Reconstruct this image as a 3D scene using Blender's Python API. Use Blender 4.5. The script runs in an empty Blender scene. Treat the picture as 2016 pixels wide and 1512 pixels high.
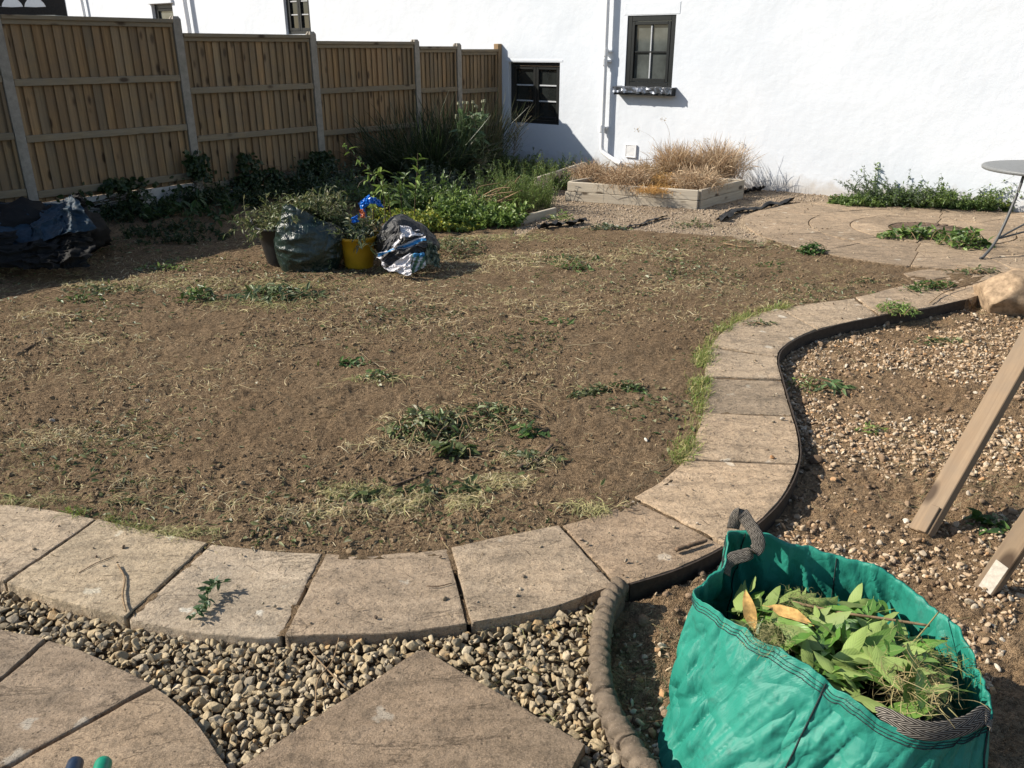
import bpy, math, random
import numpy as np
from mathutils import Vector, noise as mnoise

# ------------------------------------------------------------------ camera, sky, sun, exposure
scn = bpy.context.scene
COL = scn.collection
H, PITCH, FPX = 1.72, math.radians(22.05), 1631.0
SP, CP = math.sin(PITCH), math.cos(PITCH)
cam_d = bpy.data.cameras.new("camera")
cam = bpy.data.objects.new("camera", cam_d)
COL.objects.link(cam)
cam.location = (0, 0, H)
cam.rotation_euler = (math.pi / 2 - PITCH, 0, 0)
cam_d.sensor_width = 36.0
cam_d.lens = 36.0 * FPX / 2016.0
cam_d.clip_start, cam_d.clip_end = 0.05, 600
scn.camera = cam

SUN_EL, SUN_DIR_XY = math.radians(35.3), (-1.0, 0.02)      # towards the sun: left of the camera
world = bpy.data.worlds.new("World")
scn.world = world
world.use_nodes = True
wn = world.node_tree
for n_ in list(wn.nodes): wn.nodes.remove(n_)
sky = wn.nodes.new('ShaderNodeTexSky')
sky.sky_type = 'NISHITA'
sky.sun_disc = False
sky.sun_elevation = SUN_EL
sky.sun_rotation = math.atan2(SUN_DIR_XY[0], SUN_DIR_XY[1])
sky.air_density, sky.dust_density, sky.ozone_density = 1.0, 0.6, 1.0
bg = wn.nodes.new('ShaderNodeBackground')
bg.inputs['Strength'].default_value = 0.085
wo = wn.nodes.new('ShaderNodeOutputWorld')
wn.links.new(sky.outputs[0], bg.inputs[0])
wn.links.new(bg.outputs[0], wo.inputs[0])

sun_d = bpy.data.lights.new("sun", 'SUN')
sun_d.energy, sun_d.angle, sun_d.color = 4.6, math.radians(0.5), (1.0, 0.93, 0.82)
sun = bpy.data.objects.new("sun", sun_d)
COL.objects.link(sun)
S = Vector((SUN_DIR_XY[0] * math.cos(SUN_EL), SUN_DIR_XY[1] * math.cos(SUN_EL), math.sin(SUN_EL)))
sun.rotation_euler = (-S).to_track_quat('-Z', 'Y').to_euler()
sun.location = S * 40
scn.view_settings.view_transform = 'Standard'
scn.view_settings.look = 'None'
scn.view_settings.gamma = 1.0
scn.view_settings.use_curve_mapping = False
scn.view_settings.exposure = 0.84
scn.cycles.max_bounces = 6
scn.cycles.transparent_max_bounces = 8

R = np.random.default_rng(7)
random.seed(7)

# ------------------------------------------------------------------ measuring: photograph pixel -> place
def ray(px, py):
    u, v = (px - 1008.0) / FPX, (756.0 - py) / FPX
    return np.array([u, CP + v * SP, v * CP - SP])
def lie(y):                                        # the garden falls gently towards the house
    return -0.011 * np.maximum(0.0, np.asarray(y, float) - 6.0)
def P(px, py, z=0.0, slope=True):
    d = ray(px, py); zz = z
    for _ in range(4):
        t = (zz - H) / d[2]
        if not slope: break
        zz = z + float(lie(t * d[1]))
    return np.array([t * d[0], t * d[1], zz])
def PY(px, py, y):                                 # pixel at a known depth
    d = ray(px, py); t = y / d[1]
    return np.array([t * d[0], y, H + t * d[2]])
CORNER = np.array([-0.21, 14.46])
WD, WN = np.array([0.783, -0.622]), np.array([-0.622, -0.783])   # along the house wall, out of it
FD = np.array([0.622, 0.783])                                     # along the fence, towards the house
def W(px, py, off=0.0):                            # pixel on the house wall -> (along, height)
    d = ray(px, py); c = CORNER + WN * off
    t = (c @ WN) / (d[:2] @ WN)
    p = t * d
    return float((p[:2] - c) @ WD), H + t * d[2]
def wall_xyz(w, z, out=0.0):
    q = CORNER + WD * w + WN * out
    return np.array([q[0], q[1], z])

# ------------------------------------------------------------------ numpy noise
def _hash(ix, iy, seed):
    h = (ix.astype(np.int64) * 374761393 + iy.astype(np.int64) * 668265263 + seed * 974711) & 0xffffffff
    h = ((h ^ (h >> 13)) * 1274126177) & 0xffffffff
    return ((h ^ (h >> 16)) & 0xffff) / 65535.0
def vnoise(x, y, seed=0):
    x, y = np.asarray(x, float), np.asarray(y, float)
    ix, iy = np.floor(x), np.floor(y)
    fx, fy = x - ix, y - iy
    fx, fy = fx * fx * (3 - 2 * fx), fy * fy * (3 - 2 * fy)
    a, b = _hash(ix, iy, seed), _hash(ix + 1, iy, seed)
    c, d = _hash(ix, iy + 1, seed), _hash(ix + 1, iy + 1, seed)
    return (a + (b - a) * fx) * (1 - fy) + (c + (d - c) * fx) * fy
def fbm(x, y, seed=0, octv=4):
    s, a, t = 0.0, 1.0, 0.0
    for k in range(octv):
        s = s + a * vnoise(x * 2 ** k + 17.3 * k, y * 2 ** k - 9.1 * k, seed + k); t += a; a *= 0.5
    return s / t - 0.5
def inside(poly, x, y):
    poly = np.asarray(poly)[:, :2]
    x, y = np.asarray(x, float), np.asarray(y, float)
    r = np.zeros(x.shape, bool)
    n = len(poly)
    for i in range(n):
        x1, y1 = poly[i]; x2, y2 = poly[(i + 1) % n]
        if y1 == y2: continue
        c = ((y1 > y) != (y2 > y)) & (x < (x2 - x1) * (y - y1) / (y2 - y1) + x1)
        r ^= c
    return r
def resample(pts, n, closed=False, smooth=True):
    pts = np.asarray(pts, float)
    if closed: ext = np.vstack([pts[-1:], pts, pts[:2]])
    else: ext = np.vstack([2 * pts[0] - pts[1], pts, 2 * pts[-1] - pts[-2]])
    out = []
    m = len(pts) if closed else len(pts) - 1
    for i in range(m):
        p0, p1, p2, p3 = ext[i], ext[i + 1], ext[i + 2], ext[i + 3]
        for t in np.linspace(0, 1, 16, endpoint=False):
            if smooth:
                out.append(0.5 * (2 * p1 + (p2 - p0) * t + (2 * p0 - 5 * p1 + 4 * p2 - p3) * t * t + (3 * p1 - p0 - 3 * p2 + p3) * t ** 3))
            else:
                out.append(p1 + (p2 - p1) * t)
    if not closed: out.append(pts[-1])
    else: out.append(out[0])
    out = np.array(out)
    s = np.concatenate([[0], np.cumsum(np.linalg.norm(np.diff(out, axis=0), axis=1))])
    q = np.linspace(0, s[-1], n + 1 if closed else n)
    if closed: q = q[:-1]
    return np.stack([np.interp(q, s, out[:, k]) for k in range(out.shape[1])], axis=1)

# ------------------------------------------------------------------ object making
def mesh_data(name, V, Fs, mat=None, smooth=False, col=None, uv=None):
    """V (n,3); Fs: an int array (m,k) or a list of such arrays."""
    if isinstance(Fs, np.ndarray): Fs = [Fs]
    Fs = [np.asarray(f, np.int32) for f in Fs if len(f)]
    me = bpy.data.meshes.new(name)
    V = np.ascontiguousarray(V, np.float32)
    me.vertices.add(len(V)); me.vertices.foreach_set("co", V.ravel())
    loops = np.concatenate([f.ravel() for f in Fs])
    tot = np.concatenate([np.full(len(f), f.shape[1], np.int32) for f in Fs])
    start = np.concatenate([[0], np.cumsum(tot)[:-1]]).astype(np.int32)
    me.loops.add(len(loops)); me.loops.foreach_set("vertex_index", loops)
    me.polygons.add(len(tot)); me.polygons.foreach_set("loop_start", start); me.polygons.foreach_set("loop_total", tot)
    me.polygons.foreach_set("use_smooth", np.full(len(tot), bool(smooth)))
    if col is not None:
        a = me.color_attributes.new("Col", 'FLOAT_COLOR', 'POINT')
        c = np.ones((len(V), 4), np.float32); c[:, :3] = col
        a.data.foreach_set("color", c.ravel())
    if uv is not None:
        l = me.uv_layers.new(name="UVMap")
        l.data.foreach_set("uv", np.ascontiguousarray(uv, np.float32)[loops].ravel())
    me.update(calc_edges=True)
    me.validate()
    if mat is not None:
        for m_ in (mat if isinstance(mat, (list, tuple)) else [mat]): me.materials.append(m_)
    return me
WLOC = {}
def link(name, me, parent=None, loc=(0, 0, 0)):
    o = bpy.data.objects.new(name, me); COL.objects.link(o)
    o.location = loc
    base = np.zeros(3)
    if parent is not None:
        o.parent = parent; base = WLOC[parent.name]
    WLOC[o.name] = base + np.array(loc, float)
    return o
def add(name, V, Fs, mat, parent=None, smooth=False, col=None, uv=None, origin=None):
    """world-space geometry -> one object, whose origin is its own base (or its parent's place)."""
    V = np.asarray(V, float)
    pw = WLOC[parent.name] if parent is not None else np.zeros(3)
    if origin is None:
        origin = pw if parent is not None else np.array([V[:, 0].mean(), V[:, 1].mean(), V[:, 2].min()])
    me = mesh_data(name, V - origin, Fs, mat, smooth, col, uv)
    return link(name, me, parent, tuple(np.asarray(origin) - pw))
def tag(o, label=None, cat=None, group=None, kind=None):
    if label: o['label'] = label
    if cat: o['category'] = cat
    if group: o['group'] = group
    if kind: o['kind'] = kind
    return o
def thing(name, loc, label, cat, group=None):
    return tag(link(name, None, None, tuple(loc)), label, cat, group)
class MB:                                           # collects shapes into one mesh
    def __init__(s): s.V, s.F, s.C, s.n = [], {}, [], 0
    def put(s, V, F, c=None):
        V = np.asarray(V, float)
        for f in (F if isinstance(F, list) else [F]):
            f = np.asarray(f, np.int64)
            if len(f): s.F.setdefault(f.shape[1], []).append(f + s.n)
        s.V.append(V); s.n += len(V)
        s.C.append(np.broadcast_to(np.ones(3) if c is None else np.asarray(c, float), (len(V), 3)))
        return s
    def box(s, c, x, y, z, col=None):               # centre and three half-axis vectors
        c, x, y, z = (np.asarray(a, float) for a in (c, x, y, z))
        V = [c + i * x + j * y + k * z for k in (-1, 1) for j in (-1, 1) for i in (-1, 1)]
        F = np.array([[0, 2, 3, 1], [4, 5, 7, 6], [0, 1, 5, 4], [2, 6, 7, 3], [0, 4, 6, 2], [1, 3, 7, 5]])
        return s.put(V, F, col)
    def bbox(s, c, x, y, z, b=0.004, col=None):     # a box with chamfered edges
        c, x, y, z = (np.asarray(a, float) for a in (c, x, y, z))
        A = [x, y, z]; L = [np.linalg.norm(a) for a in A]; U = [a / l for a, l in zip(A, L)]
        V, idx = [], {}
        for si in (-1, 1):
            for sj in (-1, 1):
                for sk in (-1, 1):
                    sg = (si, sj, sk)
                    for ax in range(3):
                        p = c.copy()
                        for q in range(3): p = p + U[q] * sg[q] * (L[q] - (0 if q == ax else min(b, L[q] * .45)))
                        idx[(sg, ax)] = len(V); V.append(p)
        Q, T = [], []
        for ax in range(3):
            q, r = (ax + 1) % 3, (ax + 2) % 3
            for sa in (-1, 1):
                f = []
                for sq, sr in ((-1, -1), (1, -1), (1, 1), (-1, 1)):
                    sg = [0, 0, 0]; sg[ax], sg[q], sg[r] = sa, sq, sr; f.append(idx[(tuple(sg), ax)])
                Q.append(f if sa > 0 else f[::-1])
            for sq in (-1, 1):
                for sr in (-1, 1):
                    lo, hi = [0, 0, 0], [0, 0, 0]
                    lo[ax], hi[ax] = -1, 1
                    for h_ in (lo, hi): h_[q], h_[r] = sq, sr
                    f = [idx[(tuple(lo), q)], idx[(tuple(hi), q)], idx[(tuple(hi), r)], idx[(tuple(lo), r)]]
                    Q.append(f if sq * sr > 0 else f[::-1])
        for si in (-1, 1):
            for sj in (-1, 1):
                for sk in (-1, 1):
                    f = [idx[((si, sj, sk), a)] for a in range(3)]
                    T.append(f if si * sj * sk > 0 else f[::-1])
        return s.put(V, [np.array(Q), np.array(T)], col)
    def make(s, name, mat, parent=None, smooth=False, origin=None):
        return add(name, np.vstack(s.V), [np.vstack(f) for f in s.F.values()], mat, parent, smooth, np.vstack(s.C), origin=origin)

def tubes(paths, r, sides=5, caps=True):
    """paths (n,k,3), r (n,) or (n,k) -> V, F"""
    p = np.asarray(paths, float)
    if p.ndim == 2: p = p[None]
    n, k, _ = p.shape
    r = np.asarray(r, float)
    if r.ndim == 0: r = np.full((n, k), float(r))
    elif r.ndim == 1: r = np.broadcast_to(r[:, None], (n, k)) if len(r) == n and not (n == 1 and len(r) == k) else np.broadcast_to(r[None], (n, k))
    t = np.gradient(p, axis=1); t /= np.linalg.norm(t, axis=2, keepdims=True) + 1e-12
    up = np.where(np.abs(t[:, :, 2:3]) > .95, np.array([1., 0, 0]), np.array([0, 0, 1.]))
    a = np.cross(t, up); a /= np.linalg.norm(a, axis=2, keepdims=True) + 1e-12
    b = np.cross(a, t)
    th = np.arange(sides) * 2 * math.pi / sides
    V = p[:, :, None] + r[:, :, None, None] * (a[:, :, None] * np.cos(th)[:, None] + b[:, :, None] * np.sin(th)[:, None])
    V = V.reshape(-1, 3)
    i = np.arange(n)[:, None, None] * k * sides + np.arange(k - 1)[None, :, None] * sides
    j = np.arange(sides)[None, None]; j2 = (j + 1) % sides
    F = np.stack([i + j, i + sides + j, i + sides + j2, i + j2], axis=-1).reshape(-1, 4)
    Fs = [F]
    if caps:
        e = np.arange(n)[:, None] * k * sides
        Fs += [e + np.arange(sides)[None], e + (k - 1) * sides + np.arange(sides)[::-1][None]]
    return V, Fs
def unit(a): return a / (np.linalg.norm(a, axis=-1, keepdims=True) + 1e-12)
def leaves(pos, d, up, L, Wd, fold=0.25, droop=0.0):
    """n leaves of 8 points: a midrib folded to a keel, widest before the middle."""
    pos, d, up = np.asarray(pos, float), unit(np.asarray(d, float)), np.asarray(up, float)
    n = len(pos)
    L, Wd = np.broadcast_to(L, n)[:, None], np.broadcast_to(Wd, n)[:, None]
    s = unit(np.cross(d, up)); up = np.cross(s, d)
    dr = np.broadcast_to(droop, n)[:, None]
    def st(t, w, f): return pos + d * L * t + s * Wd * w * .5 + up * (Wd * f - dr * L * t * t)
    V = np.stack([st(0, 0, 0), st(.32, -1, fold), st(.32, 0, 0), st(.32, 1, fold), st(.7, -.72, fold * .7), st(.7, 0, 0), st(.7, .72, fold * .7), st(1, 0, 0)], axis=1).reshape(-1, 3)
    base = (np.arange(n) * 8)[:, None]
    T = np.array([[0, 2, 1], [0, 3, 2], [4, 5, 7], [5, 6, 7]]); Q = np.array([[1, 2, 5, 4], [2, 3, 6, 5]])
    return V, [(base[:, :, None] + T[None]).reshape(-1, 3), (base[:, :, None] + Q[None]).reshape(-1, 4)]
def ribbons(paths, w, side):
    p = np.asarray(paths, float); n, k, _ = p.shape
    tp = np.concatenate([np.linspace(.8, 1, k - 1), [0.15]])
    s = unit(np.asarray(side, float))[:, None] * (np.broadcast_to(w, n)[:, None, None] * .5) * tp[None, :, None]
    V = np.stack([p - s, p + s], axis=2).reshape(-1, 3)
    b = np.arange(n)[:, None] * 2 * k + np.arange(k - 1)[None] * 2
    return V, np.stack([b, b + 1, b + 3, b + 2], axis=-1).reshape(-1, 4)
def rep(c, k): return np.repeat(c, k, axis=0)
def mixcol(n, cols, jit=0.15, w=None):
    cols = np.asarray(cols, float)
    i = R.choice(len(cols), n, p=w)
    c = cols[i] * (1 + R.uniform(-jit, jit, (n, 1)))
    j = R.uniform(0, .5, (n, 1)); c2 = cols[R.choice(len(cols), n, p=w)]
    return c * (1 - j) + c2 * j
def sphere_dirs(n):
    v = R.normal(size=(n, 3)); return unit(v)
def arcs(p0, d, L, k, droop, wob=0.06):
    """curved stems: n starts, directions, lengths -> (n,k,3)"""
    n = len(p0); t = np.linspace(0, 1, k)[None, :, None]
    L = np.broadcast_to(L, n)[:, None, None]; droop = np.broadcast_to(droop, n)[:, None, None]
    side = unit(np.cross(d, R.normal(size=(n, 3))))[:, None]
    return p0[:, None] + d[:, None] * L * t + side * L * wob * np.sin(t * math.pi * R.uniform(.7, 1.6, (n, 1, 1))) - np.array([0, 0, 1.0]) * droop * L * t * t

def ico(sub=1):
    import bmesh
    bm = bmesh.new(); bmesh.ops.create_icosphere(bm, subdivisions=sub, radius=1.0)
    V = np.array([v.co[:] for v in bm.verts]); F = np.array([[v.index for v in f.verts] for f in bm.faces]); bm.free()
    return V, F
ICO = {k: ico(k) for k in (1, 2, 3, 4)}
def pebbles(pos, size, sub=2, flat=0.62, rough=0.22, dents=4, cut=(.45, .78)):
    """n stones: each an icosphere squashed, turned and dented its own way"""
    n = len(pos); V0, F0 = ICO[sub]
    ax = unit(R.normal(size=(n, 4)))
    w, x, y, z = ax.T
    M = np.stack([1 - 2 * (y * y + z * z), 2 * (x * y - z * w), 2 * (x * z + y * w), 2 * (x * y + z * w), 1 - 2 * (x * x + z * z), 2 * (y * z - x * w), 2 * (x * z - y * w), 2 * (y * z + x * w), 1 - 2 * (x * x + y * y)], 1).reshape(n, 3, 3)
    sc = np.stack([np.ones(n), R.uniform(.62, .95, n), R.uniform(flat * .7, flat * 1.25, n)], 1)
    V = np.repeat(V0[None], n, 0)
    for _ in range(dents):                          # planar dents
        a = sphere_dirs(n); h = R.uniform(*cut, (n, 1))
        dd = np.einsum('nkj,nj->nk', V, a) - h
        V = V - np.maximum(dd, 0)[:, :, None] * a[:, None] * .96
    ph = R.uniform(0, 6.3, (n, 1, 3)); fr = R.uniform(2, 4, (n, 1, 3))
    V = V * (1 + rough * .5 * (np.sin(V * fr + ph).sum(2, keepdims=True) / 3))
    V = np.einsum('nkj,nij->nki', V * sc[:, None], np.einsum('nij->nij', M))
    tilt = V; tilt[:, :, 2] *= .85
    V = tilt * np.asarray(size)[:, None, None] + pos[:, None]
    F = (np.arange(n) * len(V0))[:, None, None] + F0[None]
    return V.reshape(-1, 3), F.reshape(-1, 3), len(V0)
# ------------------------------------------------------------------ materials
class NT:
    def __init__(s, name):
        s.m = bpy.data.materials.new(name); s.m.use_nodes = True
        s.t = s.m.node_tree; s.n = s.t.nodes; s.l = s.t.links
        s.b = s.n['Principled BSDF']
        s.tc = None
    def node(s, typ, **kw):
        x = s.n.new(typ)
        for k, v in kw.items():
            if k in x.inputs: s.set(x, k, v)
            else: setattr(x, k, v)
        return x
    def set(s, x, k, v):
        if isinstance(v, bpy.types.NodeSocket): s.l.new(v, x.inputs[k])
        else:
            if isinstance(v, (tuple, list)) and len(v) == 3 and x.inputs[k].type == 'RGBA': v = (*v, 1)
            x.inputs[k].default_value = v
    def coord(s, kind='Object'):
        if kind == 'World': return s.node('ShaderNodeNewGeometry').outputs['Position']
        if s.tc is None: s.tc = s.node('ShaderNodeTexCoord')
        return s.tc.outputs[kind]
    def mapping(s, v, scale=(1, 1, 1), rot=(0, 0, 0), loc=None):
        x = s.node('ShaderNodeMapping'); s.l.new(v, x.inputs[0]); x.inputs['Scale'].default_value = scale; x.inputs['Rotation'].default_value = rot
        if loc is not None: s.set(x, 'Location', loc)
        return x.outputs[0]
    def noise(s, v, scale, detail=4, rough=.55, dist=0.0, lac=2.0):
        x = s.node('ShaderNodeTexNoise'); s.l.new(v, x.inputs['Vector'])
        for k, val in (('Scale', scale), ('Detail', detail), ('Roughness', rough), ('Distortion', dist)): x.inputs[k].default_value = val
        return x.outputs['Fac']
    def voro(s, v, scale, feature='F1', out='Distance', rnd=1.0):
        x = s.node('ShaderNodeTexVoronoi', feature=feature); s.l.new(v, x.inputs['Vector']); x.inputs['Scale'].default_value = scale; x.inputs['Randomness'].default_value = rnd
        return x.outputs[out]
    def ramp(s, f, stops, interp='LINEAR'):
        x = s.node('ShaderNodeValToRGB'); s.l.new(f, x.inputs[0]); e = x.color_ramp; e.interpolation = interp
        while len(e.elements) < len(stops): e.elements.new(.5)
        for el, (p, c) in zip(e.elements, stops):
            el.position = p; el.color = (*c, 1) if isinstance(c, (tuple, list)) else (c, c, c, 1)
        return x.outputs[0]
    def mix(s, f, a, b, mode='MIX'):
        x = s.node('ShaderNodeMix', data_type='RGBA', blend_type=mode)
        for k, v in ((0, f), (6, a), (7, b)):
            if isinstance(v, bpy.types.NodeSocket): s.l.new(v, x.inputs[k])
            else: x.inputs[k].default_value = (*v, 1) if isinstance(v, (tuple, list)) else v
        return x.outputs[2]
    def math(s, op, a, b=0.0, c=None):
        x = s.node('ShaderNodeMath', operation=op)
        for k, v in ((0, a), (1, b), (2, c)):
            if v is None: continue
            if isinstance(v, bpy.types.NodeSocket): s.l.new(v, x.inputs[k])
            else: x.inputs[k].default_value = v
        return x.outputs[0]
    def attr(s, name='Col'):
        return s.node('ShaderNodeAttribute', attribute_name=name).outputs['Color']
    def rnd(s): return s.node('ShaderNodeObjectInfo').outputs['Random']
    def bump(s, h, strength=.5, dist=.01, prev=None):
        x = s.node('ShaderNodeBump'); s.l.new(h, x.inputs['Height']); x.inputs['Strength'].default_value = strength; x.inputs['Distance'].default_value = dist
        if prev is not None: s.l.new(prev, x.inputs['Normal'])
        return x.outputs[0]
    def done(s, color, rough=.8, normal=None, spec=.3, **kw):
        s.set(s.b, 'Base Color', color); s.set(s.b, 'Roughness', rough); s.b.inputs['Specular IOR Level'].default_value = spec
        if normal is not None: s.l.new(normal, s.b.inputs['Normal'])
        for k, v in kw.items(): s.set(s.b, k, v)
        return s.m
def hsv(t, c, v):
    x = t.node('ShaderNodeHueSaturation'); t.l.new(c, x.inputs['Color'])
    if isinstance(v, bpy.types.NodeSocket): t.l.new(v, x.inputs['Value'])
    else: x.inputs['Value'].default_value = v
    return x.outputs[0]
M = {}

t = NT('soil'); g = t.coord('World')                       # bare, raked earth, drier in patches
big = t.noise(g, 1.3, 5, .6); mid = t.noise(g, 9, 6, .65); fine = t.noise(g, 60, 6, .7); grit = t.voro(g, 210)
c = t.ramp(big, [(.36, (.235, .155, .088)), (.62, (.35, .245, .145))])
c = t.mix(.55, c, t.ramp(mid, [(.3, (.20, .13, .072)), (.7, (.37, .263, .16))]))
c = t.mix(t.ramp(fine, [(.44, 0.0), (.58, .7)]), c, (.088, .058, .033))
c = t.mix(t.ramp(t.noise(g, 140, 4, .7), [(.56, 0.0), (.68, .6)]), c, (.36, .275, .17))
c = t.mix(t.math('MULTIPLY', t.ramp(t.voro(g, 130, out='Color'), [(.86, 0.0), (.9, .75)]), t.ramp(t.voro(g, 130), [(.28, 1.0), (.4, 0.0)])), c, (.36, .29, .19))
b1 = t.bump(mid, .4, .03); b2 = t.bump(fine, 1.0, .032, b1); b3 = t.bump(grit, 1.0, .009, b2)
M['soil'] = t.done(t.mix(1.0, c, t.attr(), 'MULTIPLY'), .95, b3, .1)

t = NT('sandstone'); g = t.coord('World')                  # riven sandstone slabs, each its own tint
r = t.rnd(); off = t.node('ShaderNodeCombineXYZ'); t.l.new(t.math('MULTIPLY', r, 37.0), off.inputs[2])
va = t.node('ShaderNodeVectorMath', operation='ADD'); t.l.new(g, va.inputs[0]); t.l.new(off.outputs[0], va.inputs[1]); gv = va.outputs[0]
mpr = t.node('ShaderNodeMapping'); t.l.new(gv, mpr.inputs[0]); mpr.inputs['Scale'].default_value = (1.2, 4.2, 1)
rz = t.node('ShaderNodeCombineXYZ'); t.l.new(t.math('MULTIPLY', r, 6.283), rz.inputs[2]); t.l.new(rz.outputs[0], mpr.inputs['Rotation'])
st = t.noise(mpr.outputs[0], 3.2, 7, .62, .8)
crk = t.ramp(t.math('ABSOLUTE', t.math('SUBTRACT', t.noise(mpr.outputs[0], 1.5, 5, .6, 1.0), .5)), [(.0, 1.0), (.012, 0.0)])
crk = t.math('MULTIPLY', crk, t.ramp(t.noise(gv, 5, 3, .6), [(.45, 0.0), (.6, 1.0)])); big = t.noise(gv, 2.6, 5, .6); fine = t.noise(gv, 55, 8, .75); mid = t.noise(gv, 14, 7, .68)
c = t.ramp(big, [(.33, (.24, .195, .145)), (.5, (.39, .308, .222)), (.68, (.46, .355, .252))])
c = t.mix(.5, c, t.ramp(st, [(.28, (.18, .147, .11)), (.5, (.39, .308, .222)), (.75, (.56, .46, .35))]))
c = t.mix(t.ramp(mid, [(.5, 0.0), (.68, .6)]), c, (.145, .12, .092))
c = t.mix(t.ramp(fine, [(.5, 0.0), (.66, .75)]), c, (.12, .096, .07))
c = t.mix(t.ramp(fine, [(.3, .6), (.42, 0.0)]), c, (.55, .45, .34))
dx = t.node('ShaderNodeVectorMath', operation='ADD'); nz = t.node('ShaderNodeTexNoise'); t.l.new(gv, nz.inputs['Vector']); nz.inputs['Scale'].default_value = 22; nz.inputs['Detail'].default_value = 6
sc_ = t.node('ShaderNodeVectorMath', operation='SCALE'); t.l.new(nz.outputs['Color'], sc_.inputs[0]); sc_.inputs['Scale'].default_value = .09
t.l.new(gv, dx.inputs[0]); t.l.new(sc_.outputs[0], dx.inputs[1])
li = t.math('MULTIPLY', t.ramp(t.voro(dx.outputs[0], 6.5), [(.13, 1.0), (.2, 0.0)]), t.ramp(t.voro(dx.outputs[0], 6.5, out='Color'), [(.55, 0.0), (.66, .8)]))
c = t.mix(li, c, (.6, .56, .48))
c = t.mix(t.math('MULTIPLY', crk, .6), c, (.09, .07, .05))                          # pale lichen
dk = t.ramp(t.noise(gv, 7, 8, .8, 1.2), [(.58, 0.0), (.72, .55)])
c = t.mix(dk, c, (.085, .075, .058))                       # damp algae
gr_ = t.noise(g, 230, 3, .75); c = t.mix(t.ramp(gr_, [(.5, 0.0), (.66, .55)]), c, (.13, .105, .08)); c = t.mix(t.ramp(gr_, [(.33, .5), (.45, 0.0)]), c, (.55, .46, .36))
pit = t.math('MULTIPLY', t.ramp(t.voro(g, 48), [(.12, 1.0), (.2, 0.0)]), t.ramp(t.voro(g, 48, out='Color'), [(.62, 0.0), (.66, .8)])); c = t.mix(pit, c, (.085, .068, .05))
c = hsv(t, c, t.math('ADD', t.math('MULTIPLY', r, .3), .86))
c = t.mix(1.0, c, t.attr(), 'MULTIPLY')
b0 = t.bump(t.math('SUBTRACT', 1.0, crk), .7, .006); b1 = t.bump(st, 1.0, .03, b0); b2 = t.bump(mid, .9, .016, b1); b3 = t.bump(gr_, .6, .002, t.bump(fine, 1.0, .007, b2))
M['stone'] = t.done(c, t.ramp(fine, [(.3, .78), (.7, .95)]), b3, .22)

t = NT('pebble_stone'); g = t.coord('World')
f = t.noise(g, 90, 5, .7)
c = t.mix(t.ramp(f, [(.4, 0.0), (.7, .5)]), t.attr(), (.12, .09, .06))
M['pebble'] = t.done(c, .72, t.bump(t.noise(g, 55, 5, .7), .8, .008), .25)

t = NT('clod_earth'); g = t.coord('World')
f = t.noise(g, 70, 5, .7)
M['clod'] = t.done(t.mix(t.ramp(f, [(.4, 0.0), (.75, .5)]), t.attr(), (.08, .05, .03)), .97, t.bump(f, 1.0, .01), .05)

def foliage(name, rough=.5, trans=.35, spec=.35, spots=None):
    t = NT(name); c = t.attr(); g = t.coord('World')
    c = t.mix(t.ramp(t.noise(g, 35, 3, .6), [(.4, 0.0), (.75, .35)]), c, (.03, .045, .012))
    t.done(c, rough, t.bump(t.noise(g, 120, 3, .6), .25, .003), spec)
    tr = t.node('ShaderNodeBsdfTranslucent'); t.l.new(hsv(t, c, 1.25), tr.inputs[0])
    mx = t.node('ShaderNodeMixShader'); mx.inputs[0].default_value = trans
    t.l.new(t.b.outputs[0], mx.inputs[1]); t.l.new(tr.outputs[0], mx.inputs[2]); t.l.new(mx.outputs[0], t.n['Material Output'].inputs[0])
    M[name] = t.m
foliage('leaf', .45, .3, .4)
foliage('dry', .8, .25, .15)

t = NT('laurel_leaf'); r = t.rnd()                        # glossy upper side, matt pale underside
up_ = t.ramp(r, [(.0, (.04, .10, .018)), (.3, (.068, .155, .027)), (.7, (.11, .215, .042)), (1.0, (.15, .26, .058))])
dn_ = t.ramp(r, [(0.0, (.19, .26, .075)), (1.0, (.26, .34, .11))])
uvx = t.node('ShaderNodeSeparateXYZ'); t.l.new(t.coord('UV'), uvx.inputs[0])
rib = t.ramp(t.math('ABSOLUTE', t.math('SUBTRACT', uvx.outputs[1], .5)), [(.0, 1.0), (.05, 0.0)])
vein = t.math('SINE', t.math('MULTIPLY', t.math('SUBTRACT', t.math('MULTIPLY', uvx.outputs[0], 9.0), t.math('MULTIPLY', t.math('ABSOLUTE', t.math('SUBTRACT', uvx.outputs[1], .5)), 6.0)), 6.283))
geo = t.node('ShaderNodeNewGeometry')
c = t.mix(geo.outputs['Backfacing'], up_, dn_)
c = t.mix(t.math('MULTIPLY', rib, .65), c, (.24, .3, .11))
c = t.mix(t.ramp(t.noise(t.coord('Object'), 60, 4, .6), [(.55, 0.0), (.8, .4)]), c, (.03, .055, .012))
c = t.mix(1.0, c, t.node('ShaderNodeObjectInfo').outputs['Color'], 'MULTIPLY')
t.done(c, t.mix(geo.outputs['Backfacing'], (.42,) * 3, (.65,) * 3), t.bump(vein, .12, .003), .5)
tr = t.node('ShaderNodeBsdfTranslucent'); t.l.new(hsv(t, c, 1.5), tr.inputs[0]); mx = t.node('ShaderNodeMixShader'); mx.inputs[0].default_value = .22
t.l.new(t.b.outputs[0], mx.inputs[1]); t.l.new(tr.outputs[0], mx.inputs[2]); t.l.new(mx.outputs[0], t.n['Material Output'].inputs[0])
M['laurel'] = t.m

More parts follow.
